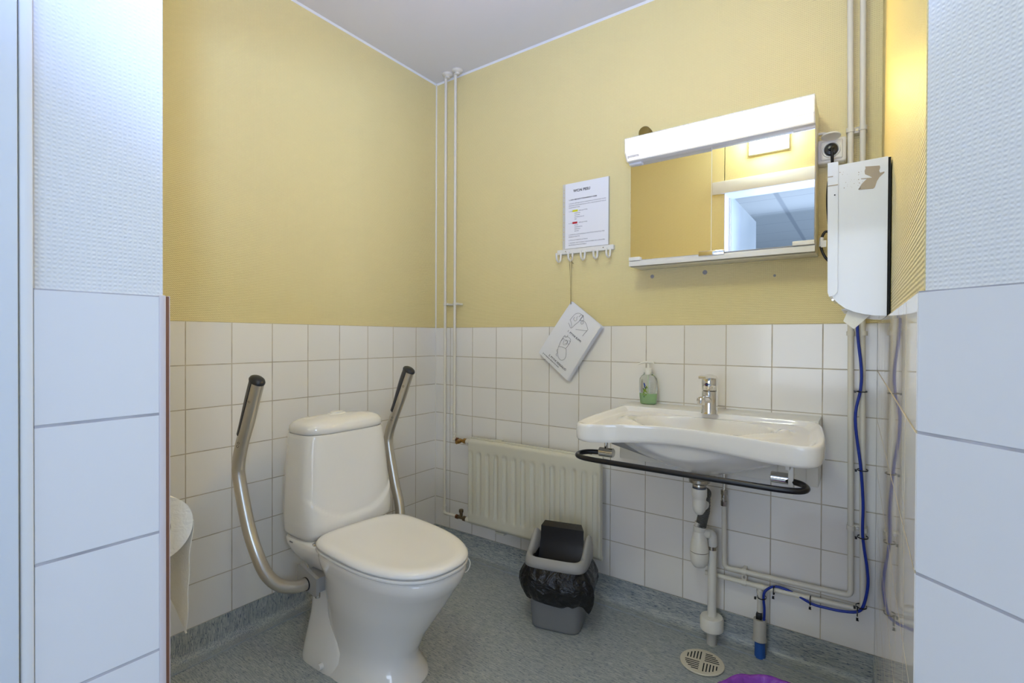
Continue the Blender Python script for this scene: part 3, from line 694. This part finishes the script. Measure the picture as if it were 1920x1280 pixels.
# blue cable with its ties
bc = [(1.858, 1.30), (1.855, 1.136), (1.866, 1.01), (1.865, .944), (1.852, .849), (1.867, .7), (1.874, .589), (1.874, .486), (1.886, .387), (1.888, .331), (1.878, .271), (1.862, .245), (1.821, .234), (1.778, .231), (1.739, .232), (1.689, .243), (1.654, .251), (1.625, .248), (1.603, .234), (1.597, .209), (1.600, .169), (1.598, .128)]
yb_ = [-.046] * len(bc); 
for i in (15, 16, 17): yb_[i] = -.030
mb = MB(); mb.tube([(x, (y if 0 < i < 21 else -.04), z) for i, ((x, z), y) in enumerate(zip(bc, yb_))], .0042, 12, smooth=6)
o = mb.build('blue_cable', M_blue); tag(o, 'blue cable tied along the water pipes from the towel dispenser to the floor sleeve', 'cable')
for (x_, z_, ax, lab) in ((1.868, .935, 'v', 'black cable tie round the blue cable and upright pipe, topmost'), (1.872, .690, 'v', 'black cable tie on the upright pipe in the middle of the blue cable'), (1.874, .480, 'v', 'black cable tie just under the lowest clamp of the upright pipes'),
                          (1.872, .262, 'v', 'black cable tie at the lower bend of the blue cable, on the upright pipe'), (1.862, .243, 'h', 'black cable tie at the lower bend of the blue cable, on the level pipe'), (1.735, .238, 'h', 'black cable tie midway along the level part of the blue cable'),
                          (1.628, .240, 'h', 'black cable tie just right of the pipe tee'), (1.590, .205, 'v', 'black cable tie with a loose tail below the pipe tee')):
    mb = MB(); cen = Vector((x_, -.038, z_)); rx, ry = (.0135, .0175)
    ax3 = Vector((0, 0, 1)) if ax == 'v' else Vector((1, 0, 0)); u = Vector((1, 0, 0)) if ax == 'v' else Vector((0, 0, 1)); v = Vector((0, 1, 0))
    ring = [cen + u * math.cos(2 * PI * k / 24) * rx + v * math.sin(2 * PI * k / 24) * ry for k in range(24)]
    mb.rings([[p + (p - cen).normalized() * a + ax3 * b for p in ring] for a, b in ((0, -.0016), (.0014, -.0016), (.0014, .0016), (0, .0016))], closed=True)
    mb.box(*(cen + u * -.017 + v * -.021 - Vector((.003, .003, .003))), *(cen + u * -.017 + v * -.017 + Vector((.003, .003, .003))))
    mb.tube([cen + u * -.016 + v * -.019, cen + u * -.020 + v * -.022 + ax3 * .004], .0012, 6)
    o = mb.build('cable_tie', M_black); tag(o, lab, 'cable tie', 'black cable ties on the blue cable')

# ------------------------------------------------------------------ mirror cabinet
R = thing('mirror_cabinet', 'white mirror cabinet with a lit strip lamp on top, on the yellow wall', 'mirror cabinet', (1.44, 0, 1.37))
X0, X1 = 1.134, 1.745
mb = MB(); mb.box(X0, -.113, 1.373, X1, .006, 1.842, .001); mb.box(X0, -.124, 1.373, X1, -.10, 1.392, .001); mb.build('carcass', M_cab, R)
mb = MB(); mb.box(X0 + .002, -.1165, 1.396, 1.447, -.1135, 1.776, .0006, 1); mb.build('mirror_door', M_mirror, R)
mb = MB(); mb.box(1.435, -.1225, 1.396, X1 - .002, -.1195, 1.776, .0006, 1); mb.mi = 1; mb.box(1.4338, -.1227, 1.396, 1.4352, -.1193, 1.776); mdoor = mb.build('mirror_door', [M_mirror, M_plast], R)
mb = MB()
prof = [(-.120, 1.792), (-.1685, 1.792), (-.170, 1.838), (-.166, 1.841), (-.120, 1.841)]
r0 = [Vector((X0 + .004, a, b)) for a, b in prof]; mb.rings([r0, [p + Vector((X1 - X0 - .008, 0, 0)) for p in r0]]); diff = mb.build('light_diffuser', M_lamp, R, 20)
mb = MB(); p3 = [Vector((X0 + .004, a, b)) for a, b in ((-.150, 1.768), (-.1685, 1.7915), (-.120, 1.7915), (-.120, 1.768))]
mb.rings([p3, [p + Vector((X1 - X0 - .008, 0, 0)) for p in p3]]); chamf = mb.build('lower_diffuser', M_lampe, R, 20)
for xa, xb in ((X0, X0 + .004), (X1 - .004, X1)):
    mb = MB(); p2 = [(-.152, 1.766), (-.171, 1.791), (-.172, 1.842), (-.113, 1.842), (-.113, 1.766)]
    r0 = [Vector((xa, a, b)) for a, b in p2]; mb.rings([r0, [p + Vector((xb - xa, 0, 0)) for p in r0]]); mb.build('end_cap', M_cab, R)
mb = MB(); mb.box(X0, -.172, 1.8405, X1, -.10, 1.845, .001); mb.build('top_strip', M_white, R)
mb = MB(); mb.box(X0, -.150, 1.764, X1, -.110, 1.7685, .001); mb.build('lower_lip', M_cab, R)
for xa, xb, za, zb in ((X0 + .001, X0 + .048, 1.757, 1.768), (X1 - .062, X1 - .001, 1.757, 1.768), (X0 + .001, X0 + .044, 1.393, 1.407), (X1 - .062, X1 - .001, 1.395, 1.409)):
    mb = MB(); mb.box(xa, -.129, za, xb, -.112, zb, .0015); mb.build('glass_clip', M_plast, R)
mb = MB(); mb.box(1.393, -.128, 1.388, 1.478, -.1135, 1.405, .0015); mb.build('door_grip', M_chrome, mdoor)
Rx = Matrix.Rotation(PI / 2, 4, 'X')
a_ = math.atan2(.0185, .024)
join_text([('polaris', .0165, (X0 + .007, -.1580, 1.7750), Rx @ Matrix.Rotation(math.radians(37.6), 4, 'X'))], 'lettering', mat('polaris_grey', (.06, .09, .22), .5), chamf)
# things on the yellow wall round it
mb = MB(); mb.lathe([(.024, .006), (.024, -.022), (.022, -.026), (.012, -.027), (.001, -.027)], (1.154, 0, 1.915), (0, 1, 0), 32); o = mb.build('wall_vent', M_ochre); tag(o, 'dark ochre round vent on the wall above the left end of the mirror lamp', 'vent')
for x_, z_, r_, lab in ((1.180, 1.345, .0075, 'grey wall plug under the left end of the mirror cabinet'), (1.382, 1.347, .0085, 'largest grey wall plug, under the middle of the mirror cabinet'), (1.616, 1.319, .0045, 'smallest grey wall plug, under the right end of the mirror cabinet')):
    mb = MB(); mb.lathe([(r_, .006), (r_, -.0005 + .005), (r_ * .6, .0035), (r_ * .5, .005), (.0003, .005)], (x_, 0, z_), (0, 1, 0), 20); o = mb.build('wall_plug', M_plug); tag(o, lab, 'wall plug', 'grey wall plugs under the mirror cabinet')

# socket, plug, cables
R = thing('wall_socket', 'white square wall socket with its round flap open, right of the mirror cabinet', 'socket', (1.782, 0, 1.705))
mb = MB(); mb.box(1.743, -.040, 1.666, 1.822, .006, 1.745, .008, 3); mb.build('housing', M_plast, R)
mb = MB(); mb.box(1.752, -.046, 1.675, 1.813, -.038, 1.736, .006, 3); ipl = mb.build('inner_plate', M_plast, R)
mb = MB(); mb.lathe([(.026, -.0462), (.024, -.050), (.0215, -.050), (.0205, -.0455), (.0003, -.0455)], (1.782, 0, 1.705), (0, 1, 0), 40); mb.build('socket_ring', M_plast, ipl)
mb = MB()
bm = bmesh.new(); bmesh.ops.create_cone(bm, cap_ends=True, segments=40, radius1=.0265, radius2=.0265, depth=.004)
mb.bm(bm, Matrix.Translation((1.782, -.068, 1.741)) @ Matrix.Rotation(math.radians(-7), 4, 'X')); mb.build('flap', M_plast, R)
PL = thing('power_plug', 'black plug pushed into the white wall socket, with a long black cord', 'plug', (1.782, -.05, 1.70))
mb = MB(); mb.lathe([(.019, -.0465), (.019, -.056), (.017, -.060), (.008, -.062), (.007, -.072), (.001, -.073)], (1.782, 0, 1.704), (0, 1, 0), 32); mb.build('plug_body', M_black, PL)
cp = [(1.782, -.066, 1.704), (1.785, -.078, 1.692), (1.786, -.070, 1.665), (1.785, -.060, 1.640), (1.776, -.060, 1.593), (1.774, -.060, 1.53), (1.780, -.060, 1.448), (1.783, -.060, 1.40), (1.783, -.060, 1.346), (1.790, -.06, 1.325)]
mb = MB(); mb.tube(cp, .0045, 12, smooth=8); mb.build('cord', M_black, PL)
mb = MB(); mb.tube([(1.778, -.060, 1.440), (1.768, -.062, 1.441), (1.760, -.062, 1.425), (1.757, -.062, 1.395), (1.768, -.060, 1.362), (1.783, -.058, 1.343)], .0040, 12, smooth=6); clo = mb.build('cord_loop', M_black, PL)
mb = MB(); mb.tube([(1.7595, -.062, 1.424), (1.757, -.062, 1.395)], .0062, 12); mb.box(1.757, -.067, 1.392, 1.772, -.065, 1.414, .0005); mb.build('cord_label', M_paper, clo)
mb = MB(); mb.tube([(1.745, -.03, 1.768), (1.757, -.03, 1.768), (1.768, -.03, 1.762), (1.772, -.03, 1.745)], .0042, 10, smooth=5); o = mb.build('lamp_cord', M_plast); tag(o, 'short white cord bent from the mirror lamp down to the wall socket', 'cord')

# towel dispenser on the right wall
R = thing('towel_dispenser', 'white metal paper towel dispenser with worn paint, on the right wall above the tiles', 'towel dispenser', (W, -.48, 1.15))
yN, yFar = -.615, -.345
XW = 1.9125
side = [(XW, 1.488), (1.826, 1.486), (1.810, 1.485), (1.810, 1.21), (1.816, 1.190), (1.826, 1.178), (1.840, 1.166), (1.857, 1.158), (1.875, 1.153), (1.893, 1.150), (XW, 1.149)]
mb = MB(); r0 = [Vector((a, yN, b)) for a, b in side]; mb.rings([r0, [p + Vector((0, yFar - yN, 0)) for p in r0]])
hous = mb.build('housing', M_enamel, R, 25)
mb = MB(); fr = [(1.8035, 1.4935), (1.8235, 1.4935), (1.8245, 1.204), (1.818, 1.196), (1.8085, 1.194), (1.8055, 1.204)]
r0 = [Vector((a, yN - .003, b)) for a, b in fr]; mb.rings([r0, [p + Vector((0, yFar - yN + .006, 0)) for p in r0]]); mb.build('front_cover', M_enamel, R, 25)
mb = MB(); mb.box(XW, yN + .004, 1.149, 1.9175, yFar, 1.487); mb.build('shadow_gap', M_dark, R)  # dark strip standing in for the shadow between housing and wall
mb = MB(); mb.cyl((1.8155, yN, 1.1865), (1.8155, yN - .0025, 1.1865), .0030, seg=14, bev=.0005); mb.build('rivet', M_steel, hous)
mb = MB(); mb.cyl((1.8175, yN - .003, 1.420), (1.8175, yN - .0038, 1.420), .0016, seg=8); mb.build('pin_hole', M_black, R)
# worn paint patch on the near side
ptc = [(660, 545), (800, 540), (805, 560), (795, 590), (805, 610), (845, 598), (845, 610), (800, 650), (775, 690), (755, 750), (740, 762), (700, 765), (600, 773), (612, 740), (640, 700), (680, 665), (620, 668), (625, 660), (730, 655), (700, 635), (660, 620), (655, 590), (665, 560)]
def px2(a, b):
    X_ = 1.8035 + (1.9145 - 1.8035) * ((1500 + a / 5.335) - 1553) / 114.0
    return (X_, 1.4935 - ((b / 5.335 + 220 - 314) + ((a / 5.335 + 1500) - 1553) * .125) * .00118)
mb = MB(); P_ = [Vector((px2(a, b)[0], yN - .0006, px2(a, b)[1])) for a, b in ptc]; mb.rings([P_, [p + Vector((0, .0005, 0)) for p in P_]])
random.seed(3)
for k in range(34):
    a = random.choice([random.uniform(400, 560), random.uniform(580, 640)]); b = random.uniform(585, 770); r = random.choice([1.5, 2, 3, 5]); c0 = px2(a, b)
    pts_ = [Vector((c0[0] + r * .00020 * math.cos(q) * random.uniform(.6, 1.4), yN - .0006, c0[1] + r * .00020 * math.sin(q) * random.uniform(.6, 1.6))) for q in np.linspace(0, 2 * PI, 8)[:-1]]
    mb.rings([pts_, [p + Vector((0, .0005, 0)) for p in pts_]])
mb.build('worn_patch', M_worn, hous)
mb = MB(); mb.box(1.8042, yN - .0038, 1.461, 1.814, yN - .003, 1.4630); mb.box(1.8042, yN - .0038, 1.441, 1.8232, yN - .003, 1.4430); mb.build('scratch', M_worn, R)
mb = MB(); mb.prism([(1.830, yN + .02, 1.166), (1.873, yN + .02, 1.152), (1.880, yN + .02, 1.158), (1.850, yN + .02, 1.170)], 0, (0, .23, 0)); mb.build('paper_slot', M_plast, R)
mb = MB()
mb.prism([(1.843, -.602, 1.162), (1.835, -.606, 1.139), (1.855, -.608, 1.121), (1.884, -.602, 1.152), (1.888, -.60, 1.157)], 0, (0, .0012, 0))
mb.prism([(1.847, -.590, 1.162), (1.841, -.591, 1.136), (1.857, -.592, 1.125), (1.888, -.59, 1.156)], 0, (0, .0012, 0))
o = mb.build('paper_towel', M_tp); tag(o, 'folded white paper towel hanging out below the wall dispenser', 'paper towel')

# ------------------------------------------------------------------ notices and hook rail
R = thing('hook_rail', 'narrow white rail with five small hooks on the yellow wall', 'hook rail', (.886, 0, 1.478))
mb = MB(); mb.box(.752, -.012, 1.467, 1.020, .006, 1.488, .002); mb.build('rail', M_plast, R)
for hx in (.772, .830, .890, .949, 1.007):
    mb = MB(); mb.tube([(hx - .0, -.012, 1.472), (hx, -.014, 1.455), (hx, -.018, 1.440), (hx, -.032, 1.432), (hx, -.048, 1.440), (hx, -.052, 1.455), (hx, -.053, 1.468)], .0043, 10, smooth=4); mb.build('hook', M_plast, R)
for hx in (.795, .975): mb = MB(); mb.cyl((hx, -.012, 1.479), (hx, -.0135, 1.479), .0022, seg=12); mb.build('screw', M_steel, R)
R = thing('notice_sheet', 'printed cleaning notice headed WC:N PESU in a clear pocket above the hook rail', 'notice', (.89, 0, 1.49))
mb = MB(); mb.box(.776, -.006, 1.489, .996, .004, 1.776, .0005, 1); mb.build('plastic_pocket', M_pocket, R)
mb = MB(); mb.box(.790, -.0075, 1.491, .995, -.0062, 1.775); sheet = mb.build('sheet', M_paper, R)
M_hole = mat('hole_tan', (.50, .38, .16), .7)
for z_ in (1.752, 1.738, 1.718, 1.696, 1.678, 1.644, 1.608, 1.588, 1.566, 1.545, 1.531): mb = MB(); mb.cyl((.783, -.0062, z_), (.783, -.0068, z_), .0022, seg=10); mb.build('punch_hole', M_hole, R)
L_ = []
def ln(s_, z, x=.808, size=.0062, sp=1.0): L_.append((s_, size, (x, -.0077, z), Rx, {'space': sp}))
join_text([('WC:N PESU', .0155, (.830, -.0077, 1.735), Rx, {'off': .0005})], 'heading', M_ink, sheet)
join_text([('1. LAITA KERTAKÄYTTÖHANSIKKAAT KÄSIISI', .0066, (.808, -.0077, 1.700), Rx, {'off': .00025})], 'bold_line', M_ink, sheet)
ln('2. ALOITA VESSOJEN SIIVOUS KERÄÄMÄLLÄ ROSKAPUSSIT ISOON', 1.684, size=.0060); ln('MUSTAAN ROSKASANKOON JA LAITA UUSI ROSKAPUSSI TILALLE', 1.675, size=.0060); ln('ROSKAPÖNTTÖÖN', 1.666, size=.0060)
ln('3. OTA', 1.650); ln('LIINA JA PYYHI:', 1.650, .856)
for i, s_ in enumerate(('KÄSIPYYHE', 'LAVUAARI', 'KÄSIENPESUALLAS', 'PEILI')): ln(s_, 1.6405 - i * .0085, .836, .0056)
ln('4. OTA', 1.598); ln('LIINA JA PYYHI:', 1.598, .856)
for i, s_ in enumerate(('ISTUIN', 'VESSAPÖNTTÖ', 'HUUHTELU', 'RENGAS')): ln(s_, 1.5885 - i * .0085, .836, .0056)
ln('5. SUIHKUTA OVAALIHARJALLA PÖNTTÖÖN PUHDISTE JA PESE', 1.548, size=.0060); ln('HARJALLA PÖNTTÖ', 1.539, size=.0060)
ln('6. PYYHI LATTIAPINTA LATTIALLA', 1.524, size=.0060)
ln('7. VIE LIINAT KÄYTTÖLIINAT PUKUHUONEEN SIIVOUSKAAPPIIN', 1.512, size=.0060); ln('PESUPUSSILLE PUKUHUONEELLE', 1.503, size=.0060)
join_text(L_, 'small_lines', M_inks, sheet)
mb = MB(); mb.box(.826, -.0079, 1.6485, .852, -.0076, 1.657); mb.build('yellow_highlight', M_hly, sheet)
mb = MB(); mb.box(.826, -.0079, 1.5965, .850, -.0076, 1.605); mb.build('red_highlight', M_hlr, sheet)
# hanging instruction sheets
R = thing('instruction_cards', 'stack of tilted white instruction cards hanging on a string over the tiles', 'cards', (.831, -.02, 1.26))
cA, cB, cCc, cDd = Vector((.831, 0, 1.258)), Vector((.976, 0, 1.147)), Vector((.812, 0, .912)), Vector((.663, 0, 1.031))
for i, (off, sh) in enumerate(((-.022, 0), (-.018, .004), (-.014, .007), (-.010, .003))):
    rs = []
    N1, N2 = 10, 10; vs_ = []; fs_ = []
    for side_ in (0, 1):
        for a in range(N1 + 1):
            for b in range(N2 + 1):
                u, v = a / N1, b / N2
                p = (cA * (1 - u) + cB * u) * (1 - v) + (cDd * (1 - u) + cCc * u) * v
                p = p + Vector((sh * (.4 + u * .6), off - .010 * (u * u) * (1 - v) * (1 + i * -.2) - .004 * math.sin(v * PI) + side_ * .0008, -sh * .3 * (1 + v)))
                vs_.append(p)
    o1 = (N1 + 1) * (N2 + 1)
    for a in range(N1):
        for b in range(N2):
            q = a * (N2 + 1) + b; fs_.append((q, q + 1, q + N2 + 2, q + N2 + 1)); fs_.append((q + o1, q + N2 + 1 + o1, q + N2 + 2 + o1, q + 1 + o1))
    mb = MB(); mb.add(vs_, fs_); cdo = mb.build('card', M_paper, R, 80)
    if i == 0: card0 = cdo
du = (cB - cA).normalized(); dv = (cDd - cA).normalized(); dn = Vector((0, -1, 0))
def card(u, v, lift=.0): return cA + (cB - cA) * u + (cDd - cA) * v + Vector((0, -.0235 - .010 * u * u * (1 - v) - .004 * math.sin(v * PI) - lift, 0))
def z4(a, b):  # pixel in the close-up of the card -> card coordinates
    P = Vector((a, b)); o = Vector((395, 505)); e1 = Vector((690, 750)) - o; e2 = Vector((102, 985)) - o
    M_ = Matrix(((e1.x, e2.x), (e1.y, e2.y))).inverted(); q = M_ @ (P - o); return card(q.x, q.y)
mb = MB()
for st in ([(385, 705), (400, 730), (415, 757), (450, 725), (480, 700), (492, 680), (505, 660), (520, 640)], [(398, 678), (420, 650), (445, 625), (475, 620), (500, 632), (520, 655), (528, 685), (515, 690)], [(398, 678), (410, 700), (420, 735), (418, 757)],
           [(440, 655), (432, 672), (445, 690), (462, 680), (460, 660), (470, 650)], [(480, 655), (500, 635), (522, 650), (505, 668), (492, 690)], [(492, 690), (520, 690), (550, 715), (570, 765), (572, 780), (545, 783), (500, 775), (460, 768)], [(568, 785), (545, 810), (530, 832)],
           [(505, 700), (515, 695), (526, 703), (524, 718), (512, 724), (504, 714), (505, 700)],
           [(352, 828), (340, 850), (322, 880), (308, 920), (300, 950), (300, 990), (310, 1030), (335, 1055), (365, 1050), (382, 1025), (384, 985), (380, 950), (340, 930), (308, 928)], [(352, 828), (385, 835), (410, 850), (420, 875), (400, 915), (378, 945)],
           [(360, 820), (365, 840), (385, 838), (388, 818)], [(355, 870), (350, 905), (378, 910), (392, 890), (385, 868), (360, 865)], [(365, 880), (375, 870), (388, 882), (380, 900), (366, 896)], [(400, 870), (415, 880), (412, 895), (398, 905)],
           [(330, 870), (345, 850), (358, 862)], [(300, 950), (290, 965), (298, 985), (285, 1000), (295, 1020)]):
    mb.tube([z4(a, b) for a, b in st], .0006, 5, smooth=3)
mb.build('line_drawing', M_inks, card0)
Rc = Matrix(((du.x, -dv.x, 0, 0), (0, 0, -1, 0), (du.z, -dv.z, 0, 0), (0, 0, 0, 1)))
Rc.col[2] = Vector((0, -1, 0, 0)); Rc.col[1] = Vector((-dv.x, 0, -dv.z, 0)); Rc.col[0] = Vector((du.x, 0, du.z, 0))
join_text([('1. PYYHI SUPPI', .0125, z4(383, 785) + Vector((0, -.002, 0)), Rc), ('2. PYYHI VESISÄILIÖ', .0125, z4(210, 1012) + Vector((0, -.001, 0)), Rc)], 'caption', M_ink, card0)
join_text([('ja wc-istuimen ulkopuoli ja kansi', .0078, z4(150, 990) + Vector((0, -.001, 0)), Rc)], 'small_caption', M_ink, card0)
mb = MB(); mb.tube([(.824, -.030, 1.450), (.828, -.028, 1.36), (.829, -.026, 1.245)], .0009, 6, smooth=4); mb.tube([(.836, -.030, 1.450), (.834, -.028, 1.36), (.832, -.026, 1.245)], .0009, 6, smooth=4)
mb.tube([(.836, -.032, 1.430), (.839, -.034, 1.424), (.846, -.034, 1.420)], .0018, 6); mb.tube([(.824, -.031, 1.449), (.830, -.033, 1.455), (.836, -.031, 1.449)], .0009, 6); mb.build('string', M_string, R)

# ------------------------------------------------------------------ bins
R = thing('swing_bin', 'small grey plastic bin with its black swing flap tipped open, before the radiator', 'waste bin', (.93, -.25, 0))
Mb = Matrix.Translation((.915, -.262, 0)) @ Matrix.Rotation(math.radians(14), 4, 'Z')
def rr_(hx, hy, z, n=5, N=48, ox=0, oy=0):
    return [Mb @ Vector((ox + hx * math.copysign(abs(math.cos(a)) ** (2 / n), math.cos(a)), oy + hy * math.copysign(abs(math.sin(a)) ** (2 / n), math.sin(a)), z)) for a in (2 * PI * k / N for k in range(N))]
mb = MB(); mb.rings([rr_(.086, .070, 0), rr_(.093, .077, .003), rr_(.096, .080, .012), rr_(.112, .092, .235), rr_(.109, .089, .235), rr_(.092, .076, .014), rr_(.09, .074, .010)], cap1=True)
mb.build('body', M_bin, R, 50)
mb = MB(); Rg = []
def rim(hx, hy, dz, amp=1):
    out = []
    for k in range(96):
        a = 2 * PI * k / 96; x = hx * math.copysign(abs(math.cos(a)) ** (2 / 5), math.cos(a)); y = hy * math.copysign(abs(math.sin(a)) ** (2 / 5), math.sin(a))
        arch = .058 * math.exp(-((y - .030) / .055) ** 2) * (abs(x) / hx) ** 4 * amp + .012 * max(0, y / hy)
        out.append(Mb @ Vector((x, y, .258 + dz + arch)))
    return out
mb.rings([rim(.118, .100, -.020, .0), rim(.120, .103, -.018, .0), rim(.120, .103, -.004, .75), rim(.115, .098, .012), rim(.107, .090, .018), rim(.100, .083, .014), rim(.094, .077, .002), rim(.093, .076, -.02, .3)], cap0=False, cap1=False)
mb.build('rim', M_binrim, R, 60)
mb = MB(); fl = []
for k, (yy, zz) in enumerate(((-.004, .215), (.018, .262), (.030, .300), (.034, .350), (.048, .368), (.052, .366), (.040, .346), (.035, .300), (.024, .260), (.000, .212))):
    hw = .088 if zz < .30 else (.086 if zz < .355 else .074)
    fl.append([Mb @ Vector((-hw, yy, zz)), Mb @ Vector((hw, yy, zz))])
vs_ = [p for r in fl for p in r]; n_ = len(fl); mb.add(vs_, [(2 * i, 2 * i + 1, 2 * ((i + 1) % n_) + 1, 2 * ((i + 1) % n_)) for i in range(n_)] + [tuple(2 * i for i in range(n_)), tuple(2 * i + 1 for i in range(n_))])
mb.build('swing_flap', M_black, R, 30)
# bag
random.seed(11)
nb = 120; base = []; Rg = []
ph = [random.uniform(0, 6.28) for _ in range(8)]
def wob(a): return sum(math.sin(a * f + p) * w for f, p, w in ((3, ph[0], .3), (5, ph[1], .25), (9, ph[2], .35), (14, ph[3], .4), (23, ph[4], .3)))
for lev, (z, off) in enumerate(((.250, .002), (.238, .010), (.220, .022), (.196, .032), (.170, .034), (.146, .028), (.126, .016), (.118, .006))):
    r = []
    for k in range(nb):
        a = 2 * PI * k / nb; tt = lev / 7
        x = .110 * math.copysign(abs(math.cos(a)) ** (2 / 4), math.cos(a)); y = .092 * math.copysign(abs(math.sin(a)) ** (2 / 4), math.sin(a))
        o_ = off + (.0045 * wob(a)) * min(1, tt * 2.2)
        nx_, ny_ = math.cos(a), math.sin(a)
        zz = z + (.010 * math.sin(a * 2 + 1.2) + .006 * wob(a * .7)) * tt
        zz -= .030 * math.exp(-((a - 5.95) / .22) ** 2) * tt; o_ += .018 * math.exp(-((a - 5.95) / .16) ** 2) * tt
        r.append(Mb @ Vector((x + nx_ * o_, y + ny_ * o_, zz)))
    Rg.append(r)
mb = MB(); mb.rings(Rg, False, False)
ins = []
for z, sc_ in ((.250, 1.0), (.262, .93), (.262, .84), (.235, .82), (.17, .80), (.10, .74), (.05, .5), (.045, .05)):
    ins.append([Mb @ Vector((.108 * sc_ * math.copysign(abs(math.cos(a)) ** .5, math.cos(a)), .090 * sc_ * math.copysign(abs(math.sin(a)) ** .5, math.sin(a)), z + .003 * wob(a * 1.3))) for a in (2 * PI * k / nb for k in range(nb))])
mb.rings(ins, False, True)
o = mb.build('bin_liner', M_bag, None, 70); tag(o, 'black plastic bag lining the grey swing bin and drooping over its sides', 'bin bag')

R = thing('round_bin', 'round waste bin at the lower edge, wrapped in a purple bag', 'waste bin', (1.695, -.735, 0))
bc_ = (1.722, -.700)
mb = MB(); mb.lathe([(.095, 0), (.100, .004), (.128, .250), (.131, .256), (.131, .260), (.126, .260), (.122, .25), (.096, .010), (.001, .008)], (*bc_, 0), (0, 0, 1), 48); mb.build('body', M_bin, R)
Rg = []
random.seed(5); ph = [random.uniform(0, 6.28) for _ in range(8)]
for z, r_, wv in ((.14, .136, .006), (.20, .139, .005), (.245, .139, .003), (.262, .136, .002), (.266, .131, .0015), (.262, .124, .002), (.24, .112, .003), (.18, .096, .004), (.10, .082, .004), (.03, .072, .003), (.02, .01, 0)):
    Rg.append([Vector((bc_[0] + (r_ + wv * wob(2 * PI * k / 144 * 1.0)) * math.cos(2 * PI * k / 144), bc_[1] + (r_ + wv * wob(2 * PI * k / 144)) * math.sin(2 * PI * k / 144), z + .8 * wv * math.sin(11 * 2 * PI * k / 144))) for k in range(144)])
mb = MB(); mb.rings(Rg, False, True); o = mb.build('purple_bag', M_purple, None, 80); tag(o, 'purple plastic bag lining the round bin at the lower edge', 'bin bag')

# ------------------------------------------------------------------ toilet paper on the front wall
tx_, ty_, tz_ = .950, -1.620, .787
mb = MB()
R = thing('toilet_roll', 'toilet paper roll with a hanging sheet, partly hidden behind the left door pier', 'toilet roll', (.90, ty_, tz_))
mb.rings([[Vector((x, ty_ + r_ * math.cos(2 * PI * k / 56), tz_ + r_ * math.sin(2 * PI * k / 56))) for k in range(56)] for x, r_ in ((tx_, .019), (tx_, .052), (tx_ - .098, .052), (tx_ - .098, .019))], closed=True); mb.build('roll', M_tp, R, 40)
mb = MB(); mb.lathe([(.0188, .0), (.0188, -.098), (.0175, -.098), (.0175, 0)], (tx_, ty_, tz_), (1, 0, 0), 32); mb.build('core', M_tpd, R)
Rg = []
for k in range(14):
    z = tz_ - .195 * k / 13; yy = ty_ + .0525 - .004 * (k / 13) - .006 * math.sin(k / 13 * 3)
    xa, xb = tx_, tx_ - .098
    if k > 9: xa = tx_ - .004 * (k - 9) - .0; xb = tx_ - .098 + .020 * (k - 9)
    Rg.append([Vector((xa + (xb - xa) * j / 6, yy + .0012 * math.sin(k * 1.3 + j), z + (.0 if k < 10 else 0))) for j in range(7)] + [Vector((xb + (xa - xb) * j / 6, yy + .0008 + .0012 * math.sin(k * 1.3 + 6 - j), z)) for j in range(7)])
mb = MB(); mb.rings(Rg); mb.build('hanging_sheet', M_tp, R, 60)
mb = MB(); mb.tube([(.835, -1.674, .80), (.835, -1.62, .787), (.86, -1.62, .787), (.955, -1.62, .787)], .004, 10); mb.cyl((.835, -1.674, .80), (.835, -1.662, .80), .02, seg=20)
o = mb.build('roll_holder', M_chrome); tag(o, 'metal holder carrying the toilet roll on the wall left of the doorway', 'roll holder')

# ------------------------------------------------------------------ square lamp above the doorway (seen in the mirror)
R = thing('wall_lamp', 'square white lamp lit above the doorway, seen in the mirror', 'lamp', (1.39, YF, 2.33))
mb = MB(); mb.box(1.280, YF, 2.225, 1.500, YF + .025, 2.435, .003); mb.build('lamp_base', M_white, R)
mb = MB(); mb.box(1.290, YF + .025, 2.235, 1.490, YF + .060, 2.425, .006); mb.build('lamp_cover', M_lampw, R)
